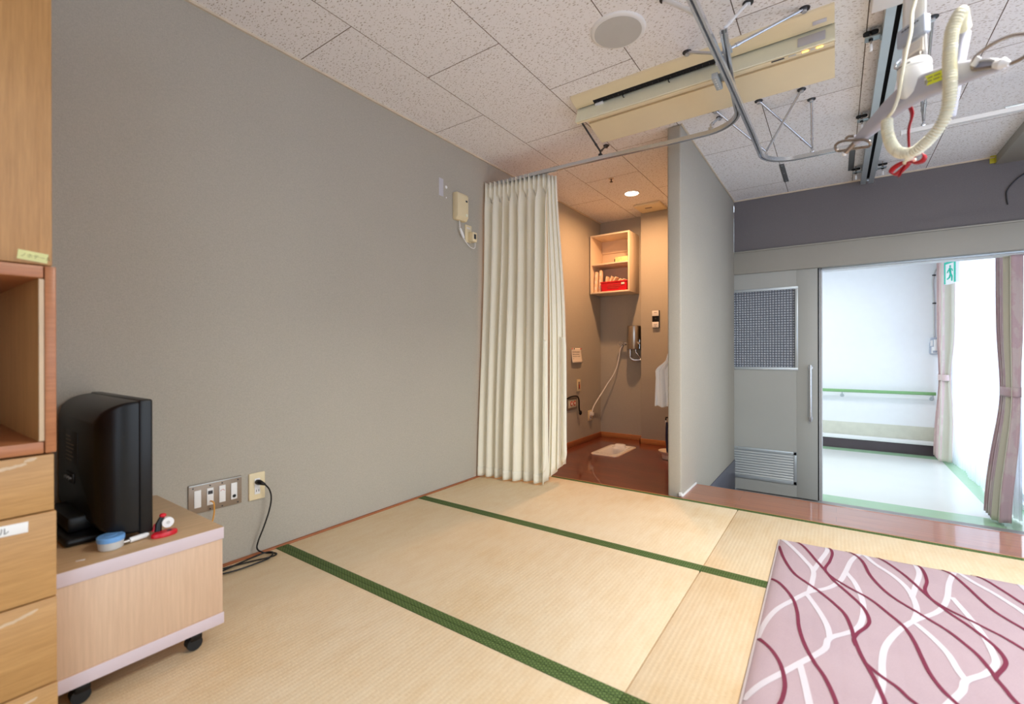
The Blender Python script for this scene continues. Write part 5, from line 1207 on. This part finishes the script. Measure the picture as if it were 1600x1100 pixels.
for y in (4.01, 4.075):
    b = MB(); b.cyl((XL+0.011, y, 0.392), (XL+0.016, y, 0.392), 0.024, 'inkred', 18); b.cyl((XL+0.015, y, 0.392), (XL+0.018, y, 0.392), 0.014, 'paper', 14); b.build('round_socket', t)
b = MB(); b.tube(smooth_path([(XL+0.014, 3.92, 0.45), (XL+0.020, 4.0, 0.462), (XL+0.020, 4.11, 0.458), (XL+0.024, 4.145, 0.42), (XL+0.024, 4.15, 0.34), (XL+0.024, 4.165, 0.295)], 6), 0.0075, 'black', 8); b.sphere((XL+0.026, 4.175, 0.288), 0.024, 'black', 12, (0.6, 1, 1)); b.build('hanging_lead', t)
t = thing('remote_panel', 'small black and white control panel on the toilet pier', 'control panel', (-1.458, 4.57, 1.13))
b = MB(); b.box(-1.493, -1.424, 4.548, 4.57, 1.135, 1.306, 'black', 0.003); b.build('body', t)
b = MB(); b.box(-1.493, -1.428, 4.5465, 4.5485, 1.251, 1.304, 'white', 0.001); b.box(-1.493, -1.428, 4.5465, 4.5485, 1.137, 1.192, 'white', 0.001); b.build('label_plates', t)
b = MB(); b.box(-1.475, -1.446, 4.5455, 4.547, 1.282, 1.286, 'ink'); b.box(-1.478, -1.444, 4.5455, 4.547, 1.166, 1.169, 'ink'); b.box(-1.470, -1.452, 4.5455, 4.547, 1.150, 1.154, 'ink'); b.cyl((-1.460, 4.5455, 1.225), (-1.460, 4.549, 1.225), 0.009, 'darkmetal', 14); b.build('markings', t)
# squat toilet
t = thing('squat_toilet', 'white squat toilet set into the red brown floor', 'toilet', (-1.70, 4.10, -0.03))
def rr2(x0, x1, y0, y1, z, r, n=5):
    o = []
    for cx, cy, a0 in ((x1-r, y1-r, 0), (x0+r, y1-r, PI/2), (x0+r, y0+r, PI), (x1-r, y0+r, 1.5*PI)):
        for k in range(n+1): a = a0+PI/2*k/n; o.append(V((cx+r*math.cos(a), cy+r*math.sin(a), z)))
    return o
qx0, qx1, qy0, qy1 = -1.835, -1.572, 3.835, 4.345
def ins(d, z, r): return rr2(qx0+d, qx1-d, qy0+d, qy1-d, z, r)
b = MB(); b.loft([ins(0.022, -0.0297, 0.03), ins(0, -0.0297, 0.045), ins(0.001, -0.024, 0.045), ins(0.006, -0.0215, 0.042), ins(0.010, -0.0215, 0.040), ins(0.012, -0.026, 0.038)], 'ceramicrim', cap=False); b.build('rim_band', t, label='peach coloured rim')
b = MB(); b.loft([ins(0.012, -0.026, 0.038), ins(0.010, -0.0205, 0.040), ins(0.020, -0.0185, 0.040), ins(0.040, -0.0195, 0.050), ins(0.052, -0.026, 0.055), ins(0.064, -0.060, 0.055), ins(0.076, -0.120, 0.05), ins(0.090, -0.150, 0.04)], 'ceramic', cap=False)
b.loft([ins(0.090, -0.150, 0.04), ins(0.1, -0.152, 0.03)], 'ceramic'); b.build('bowl', t, smooth=0.9)
b = MB(); b.loft([rr2(-1.760, -1.647, 4.19, 4.275, -0.020, 0.03), rr2(-1.755, -1.652, 4.20, 4.272, 0.004, 0.03), rr2(-1.74, -1.667, 4.215, 4.262, 0.010, 0.02)], 'ceramic'); b.build('hood_cover', t, smooth=0.9)
b = MB(); b.tube(smooth_path([(-1.765, 4.21, -0.018), (-1.755, 4.245, -0.015), (-1.703, 4.260, -0.013), (-1.652, 4.245, -0.015), (-1.642, 4.21, -0.018)], 5), 0.006, 'ceramic', 8); b.build('hood', t)
# brush stand and garment by the partition
t = thing('toilet_brush_stand', 'navy handled brush in a round tan stand behind the partition edge', 'brush stand', (-1.175, 4.05, -0.03))
b = MB(); b.lathe((-1.175, 4.05, -0.03), [(0.060, 0), (0.066, 0.004), (0.070, 0.040), (0.095, 0.066), (0.098, 0.072), (0.088, 0.070), (0.062, 0.045), (0.0, 0.040)], 'ceramicrim', 28); b.build('stand', t)
b = MB(); b.tube([(-1.190, 4.05, 0.012), (-1.215, 4.06, 0.30)], 0.006, 'white', 10); b.tube([(-1.215, 4.06, 0.30), (-1.213, 4.06, 0.325), (-1.19, 4.06, 0.325)], 0.006, 'black', 8); b.build('rod', t)
b = MB(); b.tube([(-1.170, 4.04, 0.012), (-1.188, 4.045, 0.15), (-1.198, 4.05, 0.285)], 0.02, 'navy', 12, rad=[0.032, 0.026, 0.014]); b.build('brush_cover', t, label='navy cloth cover')
t = thing('white_smock', 'white cotton cloth hanging on the toilet side of the partition', 'cloth', (-0.94, 3.2, 0.52))
def smock(u, v):
    """v = 0 hem, 1 top"""
    wl = lerp(-1.030, -1.026, v) if v < 0.66 else lerp(-1.028, -0.950, smooth01((v-0.66)/0.24)) if v < 0.90 else lerp(-0.950, -0.938, (v-0.9)/0.1)
    x = lerp(wl, XP0-0.006, u)
    return V((x, 3.20+0.012*math.sin(u*16)*(1-0.5*v)+0.006*math.sin(u*31+v*3), lerp(0.520+0.004*math.sin(u*14), 0.885, v)))
b = MB(); b.grid(smock, 30, 30, 'towel'); b.build('cloth', t, smooth=1.4, solid=0.012, recalc=False)
b = MB(); b.cyl((XP0, 3.2, 0.90), (XP0-0.045, 3.2, 0.90), 0.005, 'chrome', 8); b.tube([(XP0-0.045, 3.2, 0.90), (XP0-0.052, 3.2, 0.905), (XP0-0.052, 3.2, 0.918)], 0.005, 'chrome', 8); b.cyl((XP0, 3.2, 0.90), (XP0-0.004, 3.2, 0.90), 0.014, 'chrome', 12)
tag(b.build('wall_hook'), 'chrome hook on the partition holding the white cloth', 'hook')

# ================================================================ door wall bits
b = MB(); b.tube(smooth_path([(1.30, YD+0.001, 2.185), (1.15, YD-0.002, 2.170), (1.09, YD-0.003, 2.150), (1.040, YD-0.003, 2.105), (1.006, YD-0.002, 2.050), (1.004, YD-0.001, 2.00), (1.010, YD+0.001, 1.950)], 6), 0.004, 'darkmetal', 8)
tag(b.build('loose_wire'), 'dark loose wire bent on the wall above the lintel', 'wire')
b = MB(); b.obox((0.935, YD+0.002, 2.287), (0.032, 0.004, 0.045), (1, 0, 0), (0, 1, 0), 'tape', 0.001); b.box(0.918, 0.948, YD-0.03, YD+0.002, ZC-0.003, ZC, 'tape', 0.001); b.box(0.9455, 0.947, YD-0.03, YD, 2.262, 2.308, 'tape', 0.0005)
tag(b.build('tape_patch'), 'crumpled yellow tape in the upper corner beside the bulkhead', 'tape')

# ================================================================ corridor
t = thing('handrail', 'green corridor handrail on the white wall beyond the door', 'handrail', (-0.6, YC-0.08, 0.37))
b = MB(); b.prism([(YC-0.095, 0.365), (YC-0.085, 0.356), (YC-0.068, 0.356), (YC-0.060, 0.365), (YC-0.060, 0.385), (YC-0.068, 0.395), (YC-0.085, 0.395), (YC-0.095, 0.385)], 'X', -2.4, 0.995, 'railgreen', 0.002); b.build('rail', t)
for x in (-2.2, -1.1, 0.066, 0.965):
    b = MB(); b.tube(smooth_path([(x, YC-0.078, 0.358), (x, YC-0.076, 0.325), (x, YC-0.05, 0.308), (x, YC-0.004, 0.306)], 5), 0.008, 'alu', 8); b.lathe((x, YC, 0.306), [(0, 0.006), (0.022, 0.006), (0.024, 0.0)], 'alu', 16, (0, -1, 0)); b.build('bracket', t)
t = thing('wall_handset', 'blue grey wall handset unit beside the far pink curtain', 'handset', (0.985, YC, 0.86))
b = MB(); b.prism([(0.942, 0.868), (0.955, 0.858), (1.022, 0.858), (1.030, 0.868), (1.032, 0.99), (1.022, 1.062), (0.955, 1.062), (0.944, 0.99)], 'Y', YC-0.045, YC, 'lavdk', 0.005); b.build('housing', t)
b = MB(); b.box(0.958, 1.020, YC-0.050, YC-0.044, 0.868, 0.95, 'white', 0.004); b.box(0.970, 1.010, YC-0.052, YC-0.049, 0.876, 0.902, 'lavdk', 0.003); b.box(0.948, 0.972, YC-0.050, YC-0.044, 0.96, 1.03, 'white', 0.003); b.build('front_plate', t)
b = MB(); b.box(0.978, 1.008, YC-0.068, YC-0.044, 0.905, 1.040, 'white', 0.006); b.build('receiver', t)
b = MB(); b.tube(smooth_path([(0.988, YC-0.012, 1.060), (0.986, YC-0.012, 1.25), (0.984, YC-0.012, 1.48), (0.975, YC-0.012, 1.70), (0.980, YC-0.012, 1.82), (1.005, YC-0.012, 1.90), (1.06, YC-0.012, 1.98), (1.10, YC-0.012, 2.05), (1.11, YC-0.012, 2.20)], 6), 0.010, 'grey', 8); cn = b.build('conduit', t)
for z, x in ((1.83, 0.982), (1.485, 0.984)):
    b = MB(); b.box(x-0.012, x+0.022, YC-0.026, YC, z-0.008, z+0.008, 'darkmetal', 0.003); b.build('clip', cn)
# emergency sign hanging parallel to the window
t = thing('exit_sign', 'green and white running man exit sign hanging in the corridor', 'sign', (1.014, 6.755, 1.62))
ex = V((0.242, -0.97, 0)).normalized(); en = V((-0.97, -0.242, 0)).normalized(); ez = V((0, 0, 1)); ec = V((1.014, 6.755, 1.745))
b = MB(); b.obox(ec, (0.245, 0.03, 0.245), ex, -en, 'white', 0.004); bo = b.build('sign_box', t)
b = MB()
def sq(u0, u1, v0, v1, m, lift=0.0156): b.obox(ec+ex*(u0+u1)/2+ez*(v0+v1)/2+en*lift, (u1-u0, abs(v1-v0), 0.0012), ex, ez, m)
sq(-0.118, 0.118, 0.094, 0.118, 'signgreen'); sq(-0.118, -0.088, -0.118, 0.094, 'signgreen'); sq(0.082, 0.118, -0.118, 0.094, 'signgreen')
b.build('sign_border', t)
b = MB()
def pt(u, v): return ec+ex*u+ez*v+en*0.0165
b.lathe(pt(0.012, 0.060), [(0.0155, 0), (0.0155, 0.0012), (0, 0.0013)], 'signgreen', 16, tuple(en))
def limb(pts, r): b.tube([pt(u, v) for u, v in pts], r, 'signgreen', 8, rad=[r*1.1]+[r]*(len(pts)-2)+[r*0.8])
limb([(0.010, 0.040), (0.018, 0.0), (0.024, -0.020)], 0.012); limb([(0.012, 0.034), (0.050, 0.026), (0.060, 0.004)], 0.0065); limb([(0.010, 0.034), (-0.026, 0.022), (-0.046, -0.002)], 0.0065)
limb([(0.024, -0.020), (0.002, -0.056), (-0.044, -0.070)], 0.009); limb([(0.024, -0.020), (0.052, -0.052), (0.046, -0.100)], 0.009)
b.build('running_figure', t, label='green running figure')
b = MB(); b.cyl((1.014, 6.755, 1.868), (1.014, 6.755, 2.20), 0.008, 'white', 10); b.lathe((1.014, 6.755, 2.20), [(0, -0.01), (0.03, -0.01), (0.032, 0)], 'white', 18); b.build('ceiling_rod', t)
# curtains: sheer and two pink drapes
t = thing('sheer_curtain', 'long white sheer curtain glowing across the corridor window', 'curtain', (1.13, 6.3, ZE))
def sheer(u, v):
    y = lerp(5.05, 7.52, u); ph = u*34
    A = lerp(0.022, 0.014, v)
    return V((1.128+A*math.sin(2*PI*ph+0.6*math.sin(u*23))+0.006*math.sin(u*40), y, lerp(ZE+0.012+0.012*math.sin(u*20), 2.055, v)))
b = MB(); b.grid(sheer, 34*10, 12, 'sheer'); b.build('voile', t, smooth=1.5, recalc=False)
MB().box(1.105, 1.165, 4.96, 7.60, 2.06, 2.085, 'white', 0.003).build('curtain_track', t)
def drape(name, lab, y0, y1, x0, x1, ztie, m, seed, side, pin, lean):
    t = thing(name, lab, 'curtain', ((x0+x1)/2, (y0+y1)/2, ZE), 'pink drapes of the corridor window')
    rnd = random.Random(seed); nf = 5
    def f(u, v):
        z = lerp(ZE+0.03+0.03*u*0, 2.055, v); q = (z-ztie)
        pinch = math.exp(-(q/0.34)**2); flare = smooth01(-q/1.0)
        w_ = 1-pin*pinch+0.12*flare
        yc = lerp(y0, y1, 0.5)+side*(y1-y0)*pin*0.42*pinch; yy = yc+(u-0.5)*(y1-y0)*w_
        xc = lerp(x0, x1, 0.5); A = (x1-x0)/2*lerp(1.0, 0.7, pinch)
        ph = u*nf
        return V((xc+A*math.sin(2*PI*ph+0.5*math.sin(u*7+seed))-lean*flare, yy+0.010*math.sin(2*PI*ph*2+seed), z))
    b = MB(); b.grid(f, nf*16, 60, m); b.build('fabric', t, smooth=1.5, solid=0.002, recalc=False)
    b = MB(); b.grid(lambda u, v: f(u*0.16, v)+V((-0.006, side*0.0, 0)), 10, 60, 'lining'); b.build('lining_edge', t, smooth=1.5, solid=0.002, recalc=False, label='cream lining turned outwards')
    yc = (y0+y1)/2+side*(y1-y0)*pin*0.42; w_ = (y1-y0)*(1-pin)/2+0.014; xc = (x0+x1)/2; ax_ = (x1-x0)/2*0.74+0.014
    lp = [V((xc+ax_*math.cos(a), yc+w_*math.sin(a), ztie)) for a in [2*PI*k/32 for k in range(32)]]
    b = MB(); b.loft([[p+V((0, 0, dz)) for p in lp] for dz in (-0.035, -0.02, 0.02, 0.035)], m, cap=False); b.build('tieback', t, smooth=1.5, solid=0.004, recalc=False)
    return t
drape('pink_drape', 'far shell pink tied back drape beside the corridor handset', 7.16, 7.58, 1.000, 1.105, 0.585, 'drapelt', 2, 1, 0.40, 0.03)
drape('pink_drape', 'near dusky pink floral drape tied back at the right of the doorway', 4.88, 5.15, 1.025, 1.120, 0.595, 'drape', 5, -1, 0.16, 0.065)
